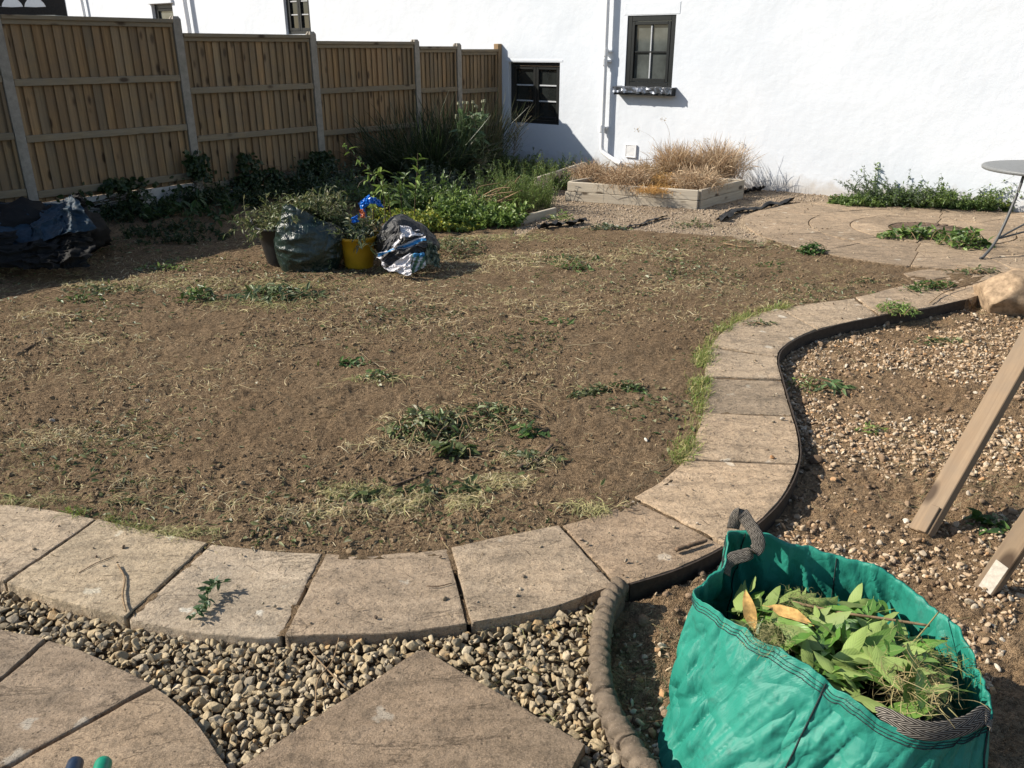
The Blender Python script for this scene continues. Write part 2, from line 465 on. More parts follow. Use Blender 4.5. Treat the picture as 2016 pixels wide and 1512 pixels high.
def wood(name, pale, dark, grain=(2, 40, 40), weather=(.2, .18, .15), wamt=.5, knots=True, rough=.8, rv=.35):
    t = NT(name); g = t.coord('Object'); r = t.rnd()
    gv = t.mapping(g, (1, 1, 1)); mp = t.node('ShaderNodeMapping'); t.l.new(g, mp.inputs[0]); mp.inputs['Scale'].default_value = grain
    cx = t.node('ShaderNodeCombineXYZ'); 
    for k in range(3): t.l.new(t.math('MULTIPLY', r, 11.0 + 7 * k), cx.inputs[k])
    t.l.new(cx.outputs[0], mp.inputs['Location'])
    f = t.noise(mp.outputs[0], 1.0, 6, .65, .6)
    c = t.ramp(f, [(.3, dark), (.65, pale)])
    g2 = t.node('ShaderNodeVectorMath', operation='ADD'); t.l.new(g, g2.inputs[0]); t.l.new(cx.outputs[0], g2.inputs[1])
    bl = t.noise(g2.outputs[0], 3.0, 5, .65)
    c = t.mix(t.math('MULTIPLY', t.ramp(bl, [(.35, 0.0), (.68, 1.0)]), wamt), c, weather)
    if knots:
        ms = t.node('ShaderNodeMapping'); t.l.new(g2.outputs[0], ms.inputs[0]); ms.inputs['Scale'].default_value = tuple(1.0 if a > 10 else .45 for a in grain)
        v = t.voro(ms.outputs[0], 7.5)
        c = t.mix(t.math('MULTIPLY', t.ramp(v, [(.13, .9), (.24, 0.0)]), t.ramp(t.voro(ms.outputs[0], 7.5, out='Color'), [(.4, 0.0), (.45, 1.0)])), c, (.045, .028, .017))
    c = hsv(t, c, t.math('ADD', t.math('MULTIPLY', r, rv), 1 - rv / 2))
    c = t.mix(1.0, c, t.attr(), 'MULTIPLY')
    M[name] = t.done(c, rough, t.bump(f, .35, .003), .2)
wood('fence_wood', (.285, .19, .098), (.17, .108, .055), (45, 45, 1.6), (.15, .12, .088), .6, rv=.25)
wood('rail_wood', (.24, .185, .115), (.16, .12, .072), (4, 4, 45), (.17, .15, .118), .7, rv=.2)
wood('sleeper_wood', (.46, .40, .31), (.30, .25, .19), (38, 38, 2.0), (.33, .3, .25), .6, rv=.15)
wood('stake_wood', (.27, .19, .115), (.175, .115, .068), (38, 38, 2.2), (.16, .125, .09), .75, rv=.12, rough=.7)

t = NT('post_concrete'); g = t.coord('World')
c = t.mix(t.ramp(t.noise(g, 14, 6, .7), [(.35, 0.0), (.7, 1.0)]), (.21, .185, .155), (.31, .28, .235))
c = t.mix(t.ramp(t.noise(g, 3.0, 5, .6), [(.5, 0.0), (.75, .5)]), c, (.15, .15, .11))
M['concrete'] = t.done(c, .92, t.bump(t.noise(g, 90, 4, .7), .4, .003), .15)
t = NT('gravel_board_concrete'); g = t.coord('World')
c = t.mix(t.ramp(t.noise(g, 5, 6, .7), [(.35, 0.0), (.7, 1.0)]), (.42, .38, .33), (.55, .51, .46))
M['concrete_pale'] = t.done(c, .92, t.bump(t.noise(g, 60, 4, .7), .4, .003), .15)

t = NT('white_render'); g = t.coord('World')               # limewashed, slightly lumpy
a = t.noise(g, 1.1, 5, .55); b = t.noise(g, 7, 5, .6); f = t.noise(g, 70, 4, .7)
c = t.mix(t.ramp(a, [(.35, 0.0), (.7, 1.0)]), (.545, .575, .615), (.59, .615, .65))
c = t.mix(t.ramp(t.noise(t.mapping(g, (3, 3, .5)), 2.0, 5, .7), [(.6, 0.0), (.8, .25)]), c, (.58, .59, .59))
b1 = t.bump(a, .25, .03); b2 = t.bump(b, .5, .012, b1)
sx_ = t.node('ShaderNodeSeparateXYZ'); t.l.new(g, sx_.inputs[0])
spl = t.math('MULTIPLY', t.ramp(t.math('ADD', sx_.outputs[2], t.math('MULTIPLY', t.noise(g, 9, 5, .7), .5)), [(.22, .75), (.42, 0.0)]), .8)
c = t.mix(spl, c, (.36, .31, .25))                         # rain splash from the soil
drp = t.math('MULTIPLY', t.ramp(t.noise(t.mapping(g, (9, 9, .35)), 3.0, 4, .6), [(.58, 0.0), (.75, .3)]), t.ramp(t.noise(g, .8, 3, .5), [(.45, 0.0), (.6, 1.0)]))
c = t.mix(drp, c, (.47, .485, .49))
M['render'] = t.done(c, .75, t.bump(f, .35, .002, b2), .25)
def plain(name, c, rough=.5, spec=.4, bs=40, bst=.1, var=.15, **kw):
    t = NT(name); g = t.coord('World'); f = t.noise(g, bs, 4, .6)
    cc = t.mix(t.ramp(f, [(.35, 0.0), (.7, 1.0)]), tuple(x * (1 - var) for x in c), tuple(min(1, x * (1 + var)) for x in c))
    M[name] = t.done(cc, rough, t.bump(f, bst, .004), spec, **kw); return M[name]
plain('white_paint', (.78, .78, .78), .4, .4, 30, .08, .04)
plain('black_paint', (.012, .013, .012), .38, .4, 60, .15, .3)
plain('bar_paint', (.4, .41, .42), .4, .4, 60, .05, .1)
plain('glass_dark', (.018, .021, .02), .06, .5, 4, .02, .3)
plain('glass_grey', (.075, .083, .078), .07, .5, 3, .03, .4)
plain('lead_foil', (.16, .17, .19), .28, .6, 18, .5, .3, Metallic=.75)
plain('table_metal', (.15, .155, .155), .5, .4, 50, .05, .12)
plain('leg_metal', (.075, .075, .073), .5, .4, 50, .05, .12)
plain('black_plastic', (.014, .015, .016), .42, .4, 14, .25, .25)
plain('black_membrane', (.022, .022, .023), .6, .3, 60, .4, .3)
plain('yellow_plastic', (.42, .24, .012), .42, .4, 10, .12, .12)
plain('dirty_stone', (.30, .215, .138), .95, .1, 22, 1.0, .35)
plain('roof_dark', (.02, .018, .017), .7, .2, 20, .2, .3)
plain('eave_grey', (.2, .21, .19), .7, .2, 20, .2, .2)
plain('blue_plastic', (.012, .14, .5), .25, .5, 25, .35, .3)
plain('orange_plastic', (.42, .12, .05), .3, .5, 25, .3, .2)
plain('green_cap_plastic', (.006, .19, .11), .35, .45, 30, .03, .08)
plain('navy_cap_plastic', (.012, .025, .05), .35, .45, 30, .05, .15)
plain('cloudy_plastic', (.42, .48, .5), .3, .5, 30, .05, .08)
plain('bark', (.14, .095, .062), .9, .15, 55, .8, .4)
plain('stem_brown', (.22, .15, .085), .8, .2, 60, .4, .3)
plain('brick_shard', (.2, .095, .06), .9, .1, 40, .5, .3)
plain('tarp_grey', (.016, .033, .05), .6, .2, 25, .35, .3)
plain('edging_strip', (.045, .034, .026), .7, .2, 40, .3, .3)
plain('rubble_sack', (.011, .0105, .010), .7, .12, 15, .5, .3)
plain('plaster_smear', (.42, .38, .32), .85, .2, 60, .5, .15)

t = NT('rope_top_clay'); g = t.coord('World')              # weathered concrete rope-top edging
f = t.noise(g, 45, 7, .75); b = t.noise(g, 9, 5, .6)
c = t.ramp(b, [(.35, (.125, .095, .066)), (.65, (.225, .175, .125))])
c = t.mix(t.ramp(f, [(.45, 0.0), (.7, .6)]), c, (.085, .065, .05))
c = t.mix(t.ramp(t.voro(g, 160), [(.1, .7), (.22, 0.0)]), c, (.36, .29, .23))
M['rope_clay'] = t.done(c, .9, t.bump(f, 1.0, .012), .2)

def woven(name, c1, c2, rough, trans, spec=.5, crease=.5, ucount=520, vcount=260):
    t = NT(name); uv = t.coord('UV'); g = t.coord('World')
    s = t.node('ShaderNodeSeparateXYZ'); t.l.new(uv, s.inputs[0])
    a = t.math('SINE', t.math('MULTIPLY', s.outputs[0], ucount * math.pi)); b = t.math('SINE', t.math('MULTIPLY', s.outputs[1], vcount * math.pi))
    wv = t.math('MULTIPLY', a, b)
    big = t.noise(g, 6, 5, .6); st = t.noise(t.mapping(uv, (60, 3, 1)), 1.0, 4, .6)
    c = t.mix(t.ramp(big, [(.3, 0.0), (.7, 1.0)]), c1, c2)
    c = t.mix(t.ramp(wv, [(.3, 0.0), (.9, .22)]), c, tuple(x * .55 for x in c1))
    c = t.mix(t.ramp(t.noise(g, 17, 6, .75, .5), [(.54, 0.0), (.74, .65)]), c, tuple(x * .35 + .014 for x in c1))   # soiling
    dg = t.mapping(g, (1.0, 1.0, .55), (.5, .35, .4))
    def crs(sc, w): return t.ramp(t.math('ABSOLUTE', t.math('SUBTRACT', t.noise(dg, sc, 2, .45, .6), .5)), [(.0, 0.0), (w, 1.0)])
    b1 = t.bump(crs(4.5, .10), .55, .020); b1 = t.bump(crs(10, .10), .3, .010, b1); b1 = t.bump(crs(23, .14), .18, .004, b1); b1 = t.bump(t.noise(g, 16, 4, .6, .8), crease, .02, b1); b1 = t.bump(st, .25, .006, b1); b2 = t.bump(wv, .25, .0012, b1)
    t.done(c, rough, b2, spec)
    if trans > 0:
        tr = t.node('ShaderNodeBsdfTranslucent'); t.l.new(c, tr.inputs[0]); mx = t.node('ShaderNodeMixShader'); mx.inputs[0].default_value = trans
        t.l.new(t.b.outputs[0], mx.inputs[1]); t.l.new(tr.outputs[0], mx.inputs[2]); t.l.new(mx.outputs[0], t.n['Material Output'].inputs[0])
    M[name] = t.m
woven('bag_weave', (.018, .20, .145), (.03, .262, .19), .46, .16, .35, .09)
woven('dark_bag_weave', (.007, .019, .015), (.012, .028, .022), .3, 0, .6, .3)
t = NT('webbing'); uv = t.coord('UV'); s_ = t.node('ShaderNodeSeparateXYZ'); t.l.new(uv, s_.inputs[0])   # herringbone strap
zz = t.math('ABSOLUTE', t.math('SUBTRACT', t.math('FRACT', t.math('MULTIPLY', s_.outputs[1], 2.0)), .5))
ch = t.math('SINE', t.math('MULTIPLY', t.math('ADD', t.math('MULTIPLY', s_.outputs[0], 55.0), t.math('MULTIPLY', zz, 5.0)), 6.283))
c = t.ramp(ch, [(.35, (.04, .034, .028)), (.75, (.34, .30, .25))])
M['webbing'] = t.done(c, .75, t.bump(ch, .7, .003), .3)
plain('bag_thread', (.02, .03, .03), .8, .2, 90, .5, .4)

t = NT('printed_sack'); g = t.coord('Object')              # glossy compost sack: white, black and blue print
v = t.attr()
M['sack'] = t.done(v, .58, t.bump(t.noise(t.coord('World'), 20, 5, .65, .6), .6, .025), .55)
# ------------------------------------------------------------------ layout of the ground, traced on the place
inner_px = [(-260, 985), (-120, 984), (0, 990), (100, 1001), (190, 1021), (300, 1045), (410, 1067), (520, 1081), (638, 1087), (760, 1087), (882, 1077), (990, 1056), (1105, 1033), (1180, 1010), (1245, 978), (1300, 945), (1345, 905), (1368, 862), (1382, 812), (1386, 742), (1392, 700), (1408, 668), (1440, 640), (1480, 622), (1535, 607), (1610, 594), (1684, 585), (1745, 570), (1800, 556)]
outer_px = [(-300, 1035), (-160, 1092), (8, 1148), (120, 1185), (245, 1216), (340, 1235), (440, 1248), (558, 1252), (700, 1247), (800, 1241), (922, 1228), (1050, 1205), (1140, 1180), (1215, 1153), (1330, 1118), (1430, 1070), (1500, 1020), (1545, 970), (1570, 915), (1573, 870), (1560, 815), (1540, 747), (1531, 705), (1545, 680), (1590, 655), (1640, 640), (1731, 620), (1820, 606), (1900, 588)]
IN = resample([P(*p) for p in inner_px], 600)
OUT = resample([P(*p) for p in outer_px], 600)
def at_curve(C, px, py):
    return int(np.argmin(((C[:, :2] - P(px, py)[:2]) ** 2).sum(1)))
joints = [((-260, 985), (-300, 1035)), ((-60, 986), (-150, 1095)), ((190, 1021), (8, 1147)), ((411, 1067), (246, 1216)), ((638, 1087), (558, 1252)), ((882, 1077), (922, 1228)), ((1105, 1033), (1213, 1153)),
          ((1243, 979), (1428, 1072)), ((1345, 905), (1570, 915)), ((1382, 813), (1559, 818)), ((1386, 742), (1540, 747)), ((1401, 683), (1531, 702)), ((1535, 607), (1612, 648)), ((1684, 585), (1731, 620)), ((1800, 556), (1900, 588))]
path_poly = np.vstack([IN, OUT[::-1]])
_t = unit(np.gradient(IN, axis=0)); _n = np.stack([_t[:, 1], -_t[:, 0]], 1)
_to = unit(np.gradient(OUT, axis=0)); _no = np.stack([_to[:, 1], -_to[:, 0]], 1)
under_poly = np.vstack([IN[:, :2] + _n * .045, (OUT[:, :2] + _no * .03)[::-1]])
gz = -0.03
patio_arc_px = [(-420, 1200), (-200, 1206), (0, 1237), (95, 1257), (200, 1295), (305, 1350), (380, 1412), (425, 1470), (455, 1520), (480, 1580), (500, 1640)]
ARC = resample([P(*p, slope=False) for p in patio_arc_px], 200)
diamond_px = [(832, 1277), (1155, 1467), (1060, 1640), (620, 1760), (380, 1580), (498, 1492)]
rope_px = [(1222, 1150), (1200, 1180), (1186, 1230), (1180, 1290), (1185, 1350), (1203, 1405), (1232, 1455), (1270, 1512), (1330, 1590), (1420, 1680)]
ROPE = resample([P(*p, z=0.02, slope=False) for p in rope_px], 160)
i0 = at_curve(OUT, 1215, 1153)
far_right = [P(1985, 560), P(2200, 520), P(3200, 560), P(3300, 1200), P(2400, 1900)]
bed_poly = np.vstack([OUT[i0:], np.array(far_right), ROPE[::-1]])
front_poly = np.vstack([OUT[:i0], ROPE, np.array([P(1200, 1900), P(-700, 1900), P(-900, 1100)])])
CC = P(1832, 453)                                            # middle of the circular paving
agg_poly = np.array([P(*p) for p in [(1000, 470), (1060, 448), (1180, 447), (1330, 455), (1440, 462), (1505, 480), (1530, 430), (1680, 412), (1640, 385), (2300, 385), (2300, 340), (1000, 330), (1060, 400)]])
FP1, FL = np.array([-3.73, 10.0]), 1.87                       # first full fence post and the bay length
FN = np.array([FD[1], -FD[0]])                               # out of the fence, into the garden

def soil_z(x, y):
    """height of the bare earth at (x, y)"""
    x, y = np.asarray(x, float), np.asarray(y, float)
    n1 = fbm(x * 1.1, y * 1.1, 3, 4) * .05
    n2 = fbm(x * 6, y * 6, 11, 5) * .04 + fbm(x * 24, y * 24, 15, 4) * .038
    rake = fbm((x * .5 - y * .87) * 5.5, (x * .87 + y * .5) * .8, 21, 3) * .035
    lawn = -.008 + n1 * .6 + n2 * .75 + rake
    q = (x - FP1[0]) * FN[0] + (y - FP1[1]) * FN[1]
    mound = np.clip((1.9 - q) / 1.2, 0, 1); mound = mound * mound * (3 - 2 * mound)
    sh = x.shape; pq = np.stack([x.ravel(), y.ravel()], 1); dm_ = np.full(len(pq), 9.0); ic = IN[::5, :2]
    near = (pq[:, 1] < 8.5) & (pq[:, 1] > 1.5)
    for k_ in np.array_split(np.nonzero(near)[0], max(1, int(near.sum()) // 20000)):
        if len(k_): dm_[k_] = np.sqrt(((pq[k_, None] - ic[None]) ** 2).sum(2).min(1))
    fl = np.clip((dm_.reshape(sh) - .015) / .09, 0, 1)
    lawn = -.0075 + (lawn + .0075) * fl
    z = lawn + mound * (.07 + n2)
    bed = inside(bed_poly, x, y); fr = inside(front_poly, x, y); pa = inside(under_poly, x, y); ag = inside(agg_poly, x, y)
    z = np.where(bed, -.078 + n1 + n2 * 1.1, z)
    z = np.where(fr, -.075 + n2 * .3, z)
    z = np.where(pa, -.08 + n2 * .12, z)
    z = np.where(ag, -.02 + n1 * .5 + n2 * .6, z)
    z = np.where((x - CC[0]) ** 2 + (y - CC[1]) ** 2 < 1.9 ** 2, .000 + n2 * .2, z)
    return z + lie(y)

# ------------------------------------------------------------------ ground
a = 400.0
add('ground', np.array([[-a, -a, -.5], [a, -a, -.5], [a, a, -.5], [-a, a, -.5]]), np.array([[0, 1, 2, 3]]), M['soil'], col=np.ones((4, 3)))['kind'] = 'structure'
ys = np.concatenate([np.linspace(.2, .95, 24), 1.0 * 1.0072 ** np.arange(0, 392)])
us = np.concatenate([np.linspace(-2.2, -.82, 40), np.linspace(-.8, .8, 440), np.linspace(.82, 2.2, 40)])
gy = np.repeat(ys[:, None], len(us), 1); gx = us[None] * np.maximum(gy, 1.0)
gzv = soil_z(gx, gy)
V = np.stack([gx, gy, gzv], -1).reshape(-1, 3)
ny_, nx_ = gx.shape
b = (np.arange(ny_ - 1)[:, None] * nx_ + np.arange(nx_ - 1)[None]).reshape(-1)
# nothing beyond the house wall
keep = ((V[b][:, :2] - CORNER) @ WN) > -.4
b = b[keep]
bedm, frm, agm, pam = (inside(p_, V[:, 0], V[:, 1]) for p_ in (bed_poly, front_poly, agg_poly, path_poly))
c = np.ones((len(V), 3))
c[bedm] = (1.3, 1.27, 1.25)
c[frm] = (.75, .8, .85)
c[pam] = (.8, .82, .82)
c[agm] = (1.75, 1.95, 2.3)
add('soil', V, np.stack([b, b + 1, b + nx_ + 1, b + nx_], 1), M['soil'], smooth=True, col=c, origin=np.zeros(3))['kind'] = 'structure'

# ------------------------------------------------------------------ paving
def slab(parent, A, B, thick=.07, nv=14, top=0.0, riven=.004, gap=.006, seed=0, tint=None):
    """one paving stone between the polylines A and B (same number of points, world xyz)"""
    A, B = np.asarray(A, float), np.asarray(B, float)
    n = len(A)
    t = np.linspace(0, 1, nv)[None, :, None]
    G = A[:, None] * (1 - t) + B[:, None] * t
    cen = G.mean((0, 1))
    d = G - cen
    # joints and worn, uneven edges
    for ax, sl in ((0, 0), (0, -1)):
        e = G[sl, :]; inn = G[1 if sl == 0 else -2, :]
        v = unit(inn - e); w = gap + .010 * np.abs(fbm(e[:, 0] * 14, e[:, 1] * 14, seed + 5, 4))
        G[sl, :] = e + v * w[:, None]
    for sl in (0, -1):
        e = G[:, sl]; inn = G[:, 1 if sl == 0 else -2]
        v = unit(inn - e); w = .003 + .014 * np.abs(fbm(e[:, 0] * 5, e[:, 1] * 5, seed + 9, 3)) + .004 * np.abs(fbm(e[:, 0] * 30, e[:, 1] * 30, seed + 4, 2))
        G[:, sl] = e + v * w[:, None]
    x, y = G[..., 0], G[..., 1]
    rel = fbm(x * 3.2 + seed, y * 8.0, seed, 5)
    ter = np.floor(rel * 9 + .5) / 9                        # riven layers
    z = riven * (fbm(x * 5, y * 5, seed + 2, 5) * 2.2 + (ter * .8 + rel * .4) * 1.6)
    edge = np.ones((n, nv)); edge[0] = edge[-1] = 0; edge[:, 0] = edge[:, -1] = 0
    z = z - (1 - edge) * .0015 - .006 * np.maximum(0, fbm(x * 9, y * 9, seed + 31, 3)) * (1 - edge)
    G[..., 2] = G[..., 2] + top + z + (x - cen[0]) * R.normal(0, .004) + (y - cen[1]) * R.normal(0, .004)
    V = G.reshape(-1, 3)
    b_ = (np.arange(n - 1)[:, None] * nv + np.arange(nv - 1)[None]).reshape(-1)
    F = [np.stack([b_, b_ + nv, b_ + nv + 1, b_ + 1], 1)]
    ring = np.concatenate([np.arange(nv - 1), np.arange(n - 1) * nv + nv - 1, (n - 1) * nv + np.arange(nv - 1, 0, -1), np.arange(n - 1, 0, -1) * nv])
    m = len(ring)
    S1 = V[ring].copy(); S1[:, 2] -= .004; S1[:, :2] += unit(S1[:, :2] - cen[:2]) * .002
    S1b = S1.copy()
    S2 = V[ring].copy(); S2[:, 2] -= thick; S2[:, :2] += unit(S2[:, :2] - cen[:2]) * (.001 + .008 * (vnoise(S2[:, 0] * 40, S2[:, 1] * 40, seed)[:, None]))
    k0 = len(V); S0 = V[ring].copy(); V = np.vstack([V, S0, S1, S1b, S2]); i = np.arange(m); j = (i + 1) % m
    F += [np.stack([k0 + i, k0 + j, k0 + m + j, k0 + m + i], 1), np.stack([k0 + 2 * m + i, k0 + 2 * m + j, k0 + 3 * m + j, k0 + 3 * m + i], 1)]
    # wind outwards
    nn = np.cross(V[F[0][0][1]] - V[F[0][0][0]], V[F[0][0][2]] - V[F[0][0][0]])
    if nn[2] < 0: F = [f[:, ::-1] for f in F]
    col = np.ones((len(V), 3)) * (1 if tint is None else np.asarray(tint))
    o = add('paving_slab', V, F, M['stone'], parent, True, col, origin=cen)
    return o
path = tag(link('path', None), kind='structure')
jj = [(at_curve(IN, *a_), at_curve(OUT, *b_)) for a_, b_ in joints]
tints = [(1.1, 1.08, 1.0), (1.12, 1.1, 1.05), (1.16, 1.14, 1.05), (1.0, 1.0, .98), (1.08, 1.03, .97), (1.06, 1.02, .96), (1.08, .98, .88), (1.05, .97, .87), (1.02, .95, .86), (.95, .91, .85), (.95, .91, .85), (.96, .92, .86), (1.0, .95, .88), (.98, .92, .85)]
for k in range(len(jj) - 1):
    (a0, b0), (a1, b1_) = jj[k], jj[k + 1]
    L_ = max(np.linalg.norm(IN[a1] - IN[a0]), np.linalg.norm(OUT[b1_] - OUT[b0]))
    n_ = 30
    slab(path, resample(IN[a0:a1 + 1], n_, smooth=False), resample(OUT[b0:b1_ + 1], n_, smooth=False), .09, 26, .004 * ((k * 7) % 3 - 1), .005, .009, seed=k * 3 + 1, tint=tints[k])
for k in range(1, len(jj) - 1):                              # earth and sand lying in the joints
    a_, b_ = IN[jj[k][0]], OUT[jj[k][1]]; d_ = b_ - a_; sd_ = unit(np.array([d_[1], -d_[0], 0]))
    V = []
    for t_ in np.linspace(.005, .985, 60):
        p = a_ + d_ * t_; dep = -.007 + .016 * float(fbm(p[0] * 18, p[1] * 18, k)) - (.03 if (vnoise(p[0] * 9, p[1] * 9, k) > .7) else 0)
        for s_ in (-.02, 0, .02): V.append(p + sd_ * s_ + [0, 0, dep + .006 * float(fbm(p[0] * 60 + s_ * 99, p[1] * 60, 4))])
    V = np.array(V); b2 = (np.arange(59)[:, None] * 3 + np.arange(2)[None]).reshape(-1)
    Fj = np.stack([b2, b2 + 1, b2 + 4, b2 + 3], 1)
    if np.cross(V[Fj[0][1]] - V[Fj[0][0]], V[Fj[0][2]] - V[Fj[0][0]])[2] < 0: Fj = Fj[:, ::-1]
    add('joint_filling', V, Fj, M['soil'], path, True, np.full((len(V), 3), .95))
# sloping slab run that carries the path round behind the rock
slab(path, [P(1800, 556), P(1900, 540), P(2016, 535), P(2200, 530)], [P(1900, 588), P(1950, 574), P(2040, 560), P(2220, 552)], .09, 10, -.004, seed=77, tint=(.95, .88, .8))
slab(path, [P(1778, 537), P(1850, 522), P(1930, 510)], [P(1806, 555), P(1870, 543), P(1950, 536)], .09, 10, -.004, seed=78, tint=(.9, .84, .77))
slab(path, [P(1932, 510), P(2030, 500), P(2200, 492)], [P(1952, 536), P(2040, 532), P(2210, 526)], .09, 10, -.004, seed=79, tint=(.92, .86, .78))

sb_ = OUT[at_curve(OUT, 1240, 1148):]; sn_ = np.column_stack([_no[at_curve(OUT, 1240, 1148):], np.zeros(len(sb_))])
# thin dark strip that holds the outer edge of the path
m_ = len(sb_); top_ = sb_ + sn_ * .003 + [0, 0, -.004] + np.array([[0, 0, .004 * mnoise.noise((k * .05, 2, 1))] for k in range(m_)])
V = np.vstack([top_, top_ + sn_ * .006, top_ + sn_ * .006 - [0, 0, .12], top_ - [0, 0, .12]]); i = np.arange(m_ - 1)
Fs_ = [np.stack([i + a_ * m_, i + 1 + a_ * m_, i + 1 + ((a_ + 1) % 4) * m_, i + ((a_ + 1) % 4) * m_], 1) for a_ in range(4)]
add('edging_strip', V, [np.vstack(Fs_)], M['edging_strip'], path, False)

patio = tag(link('patio', None), kind='structure')
def arcseg(p0, p1, n):
    i, j = (int(np.argmin(((ARC[:, :2] - P(*q, slope=False)[:2]) ** 2).sum(1))) for q in (p0, p1))
    return resample(ARC[i:j + 1], n, smooth=False)
def line(p0, p1, n): return np.linspace(P(*p0, slope=False), P(*p1, slope=False), n)
slab(patio, arcseg((-300, 1203), (93, 1257), 26), line((-700, 1300), (-60, 1390), 26), .07, 22, .0, .006, .006, 101, (.80, .77, .74))
slab(patio, arcseg((93, 1257), (306, 1351), 30), line((-60, 1390), (-20, 1530), 30), .07, 30, .002, .007, .008, 103, (.76, .72, .68))
slab(patio, arcseg((306, 1351), (500, 1640), 34), line((-20, 1530), (180, 1760), 34), .07, 30, .0, .006, .008, 105, (.80, .74, .67))
dv = [P(*p, slope=False) for p in diamond_px]
Aq = np.vstack([np.linspace(dv[0], dv[1], 22), np.linspace(dv[1], dv[2], 12)[1:]])
Bq = np.vstack([np.linspace(dv[0] + (dv[5] - dv[0]) * .02, dv[5], 22), np.linspace(dv[5], dv[4], 12)[1:]])
slab(patio, Aq, Bq, .07, 34, .004, .0035, .004, 107, (.76, .70, .64))

circle = tag(link('circular_patio', None), kind='structure')
def rp(r, th): 
    q = CC + np.array([r * math.cos(th), r * math.sin(th), 0]); q[2] = lie(q[1]); return q
for (r0, r1, n_, ph) in ((.40, .78, 8, .2), (.78, 1.2, 12, .5), (1.2, 1.88, 14, .15)):
    for k in range(n_):
        t0, t1 = ph + k * 2 * math.pi / n_, ph + (k + 1) * 2 * math.pi / n_
        th = np.linspace(t0, t1, 14)
        slab(circle, [rp(r0 + .003, t_) for t_ in th], [rp(r1 - .003, t_) for t_ in th], .08, 12, .009 + R.normal(0, .0015), .004, .004, seed=200 + int(r0 * 100) + k, tint=np.array([.88, .82, .75]) * R.uniform(.92, 1.05))
# the middle: a sunk grate-like ring of dark setts around a small stone
mb = MB()
for k in range(26):
    th = k * 2 * math.pi / 26; r_ = .27
    e = np.array([math.cos(th), math.sin(th), 0]); s_ = np.array([-e[1], e[0], 0])
    cz = rp(r_, th); mb.bbox(cz + [0, 0, -.005], e * .105, s_ * .024, [0, 0, .02], .005, (.42, .36, .34))
mb.make('sett_ring', M['stone'], circle)
th = np.linspace(0, 2 * math.pi, 25)[:-1]
V = np.vstack([[rp(.15, t_) + [0, 0, .012] for t_ in th], [rp(.15, t_) - [0, 0, .05] for t_ in th]])
i = np.arange(24); add('centre_stone', V, [np.stack([i, (i + 1) % 24, 24 + (i + 1) % 24, 24 + i], 1)[:, ::-1], i[None]], M['stone'], circle, col=np.full((48, 3), .55))

# ------------------------------------------------------------------ the white house
house = thing('white_house', (CORNER[0], CORNER[1], float(lie(CORNER[1]))), 'long white rendered house wall with black framed windows behind the garden', 'house')
def wrect(p0, p1):
    (w0, z0), (w1, z1) = W(*p0), W(*p1)
    return min(w0, w1), max(w0, w1), min(z0, z1), max(z0, z1)
low = wrect((1001, 122), (1100, 247)); upw = wrect((1236, 31), (1322, 174))
lw1 = wrect((549, -90), (613, 67)); lw2 = wrect((297, 9), (347, 70))
w_left = W(131, 20)[0]; w_right = 11.0; z_bot, z_top = -.6, 7.0
opens = [low, upw, lw1, lw2]
ws = sorted(set([w_left, w_right] + [v for o_ in opens for v in o_[:2]])); zs = sorted(set([z_bot, z_top] + [v for o_ in opens for v in o_[2:]]))
def fill(a_, step):
    out = []
    for p_, q_ in zip(a_[:-1], a_[1:]): out += list(np.linspace(p_, q_, max(1, int((q_ - p_) / step)) + 1)[:-1])
    return np.array(out + [a_[-1]])
ws, zs = fill(ws, .09), fill(zs, .09)
gw, gzz = np.meshgrid(ws, zs)
edge = np.ones(gw.shape)
for o_ in opens:
    dw = np.maximum(np.maximum(o_[0] - gw, gw - o_[1]), 0); dz = np.maximum(np.maximum(o_[2] - gzz, gzz - o_[3]), 0)
    edge = np.minimum(edge, np.clip(np.hypot(dw, dz) / .2, 0, 1))
out = edge * (fbm(gw * .7, gzz * .7, 31, 3) * .022 + fbm(gw * 4, gzz * 4, 35, 3) * .005)
V = CORNER[None, None, :] + gw[..., None] * WD + out[..., None] * WN
V = np.concatenate([V, gzz[..., None]], -1).reshape(-1, 3)
nw = len(ws); F = []
for iz in range(len(zs) - 1):
    for iw in range(nw - 1):
        cw, cz = (ws[iw] + ws[iw + 1]) / 2, (zs[iz] + zs[iz + 1]) / 2
        if any(o_[0] < cw < o_[1] and o_[2] < cz < o_[3] for o_ in opens): continue
        F.append((iz * nw + iw, iz * nw + iw + 1, (iz + 1) * nw + iw + 1, (iz + 1) * nw + iw))
V2, F2 = [], []
def quad(*p):
    F2.append([len(V) + len(V2) + k for k in range(4)]); V2.extend(p)
for (w0, w1, z0, z1) in opens:                               # reveals
    dp = -.3
    quad(wall_xyz(w0, z0), wall_xyz(w0, z1), wall_xyz(w0, z1, dp), wall_xyz(w0, z0, dp))
    quad(wall_xyz(w1, z0), wall_xyz(w1, z0, dp), wall_xyz(w1, z1, dp), wall_xyz(w1, z1))
    quad(wall_xyz(w0, z0), wall_xyz(w0, z0, dp), wall_xyz(w1, z0, dp), wall_xyz(w1, z0))
    quad(wall_xyz(w0, z1), wall_xyz(w1, z1), wall_xyz(w1, z1, dp), wall_xyz(w0, z1, dp))
quad(wall_xyz(w_left, z_bot), wall_xyz(w_left, z_top), wall_xyz(w_left, z_top, -8), wall_xyz(w_left, z_bot, -8))
quad(wall_xyz(w_left, z_top), wall_xyz(w_right, z_top), wall_xyz(w_right, z_top, -8), wall_xyz(w_left, z_top, -8))
add('wall', np.vstack([V, np.array(V2)]), [np.array(F + F2)], M['render'], house, False)

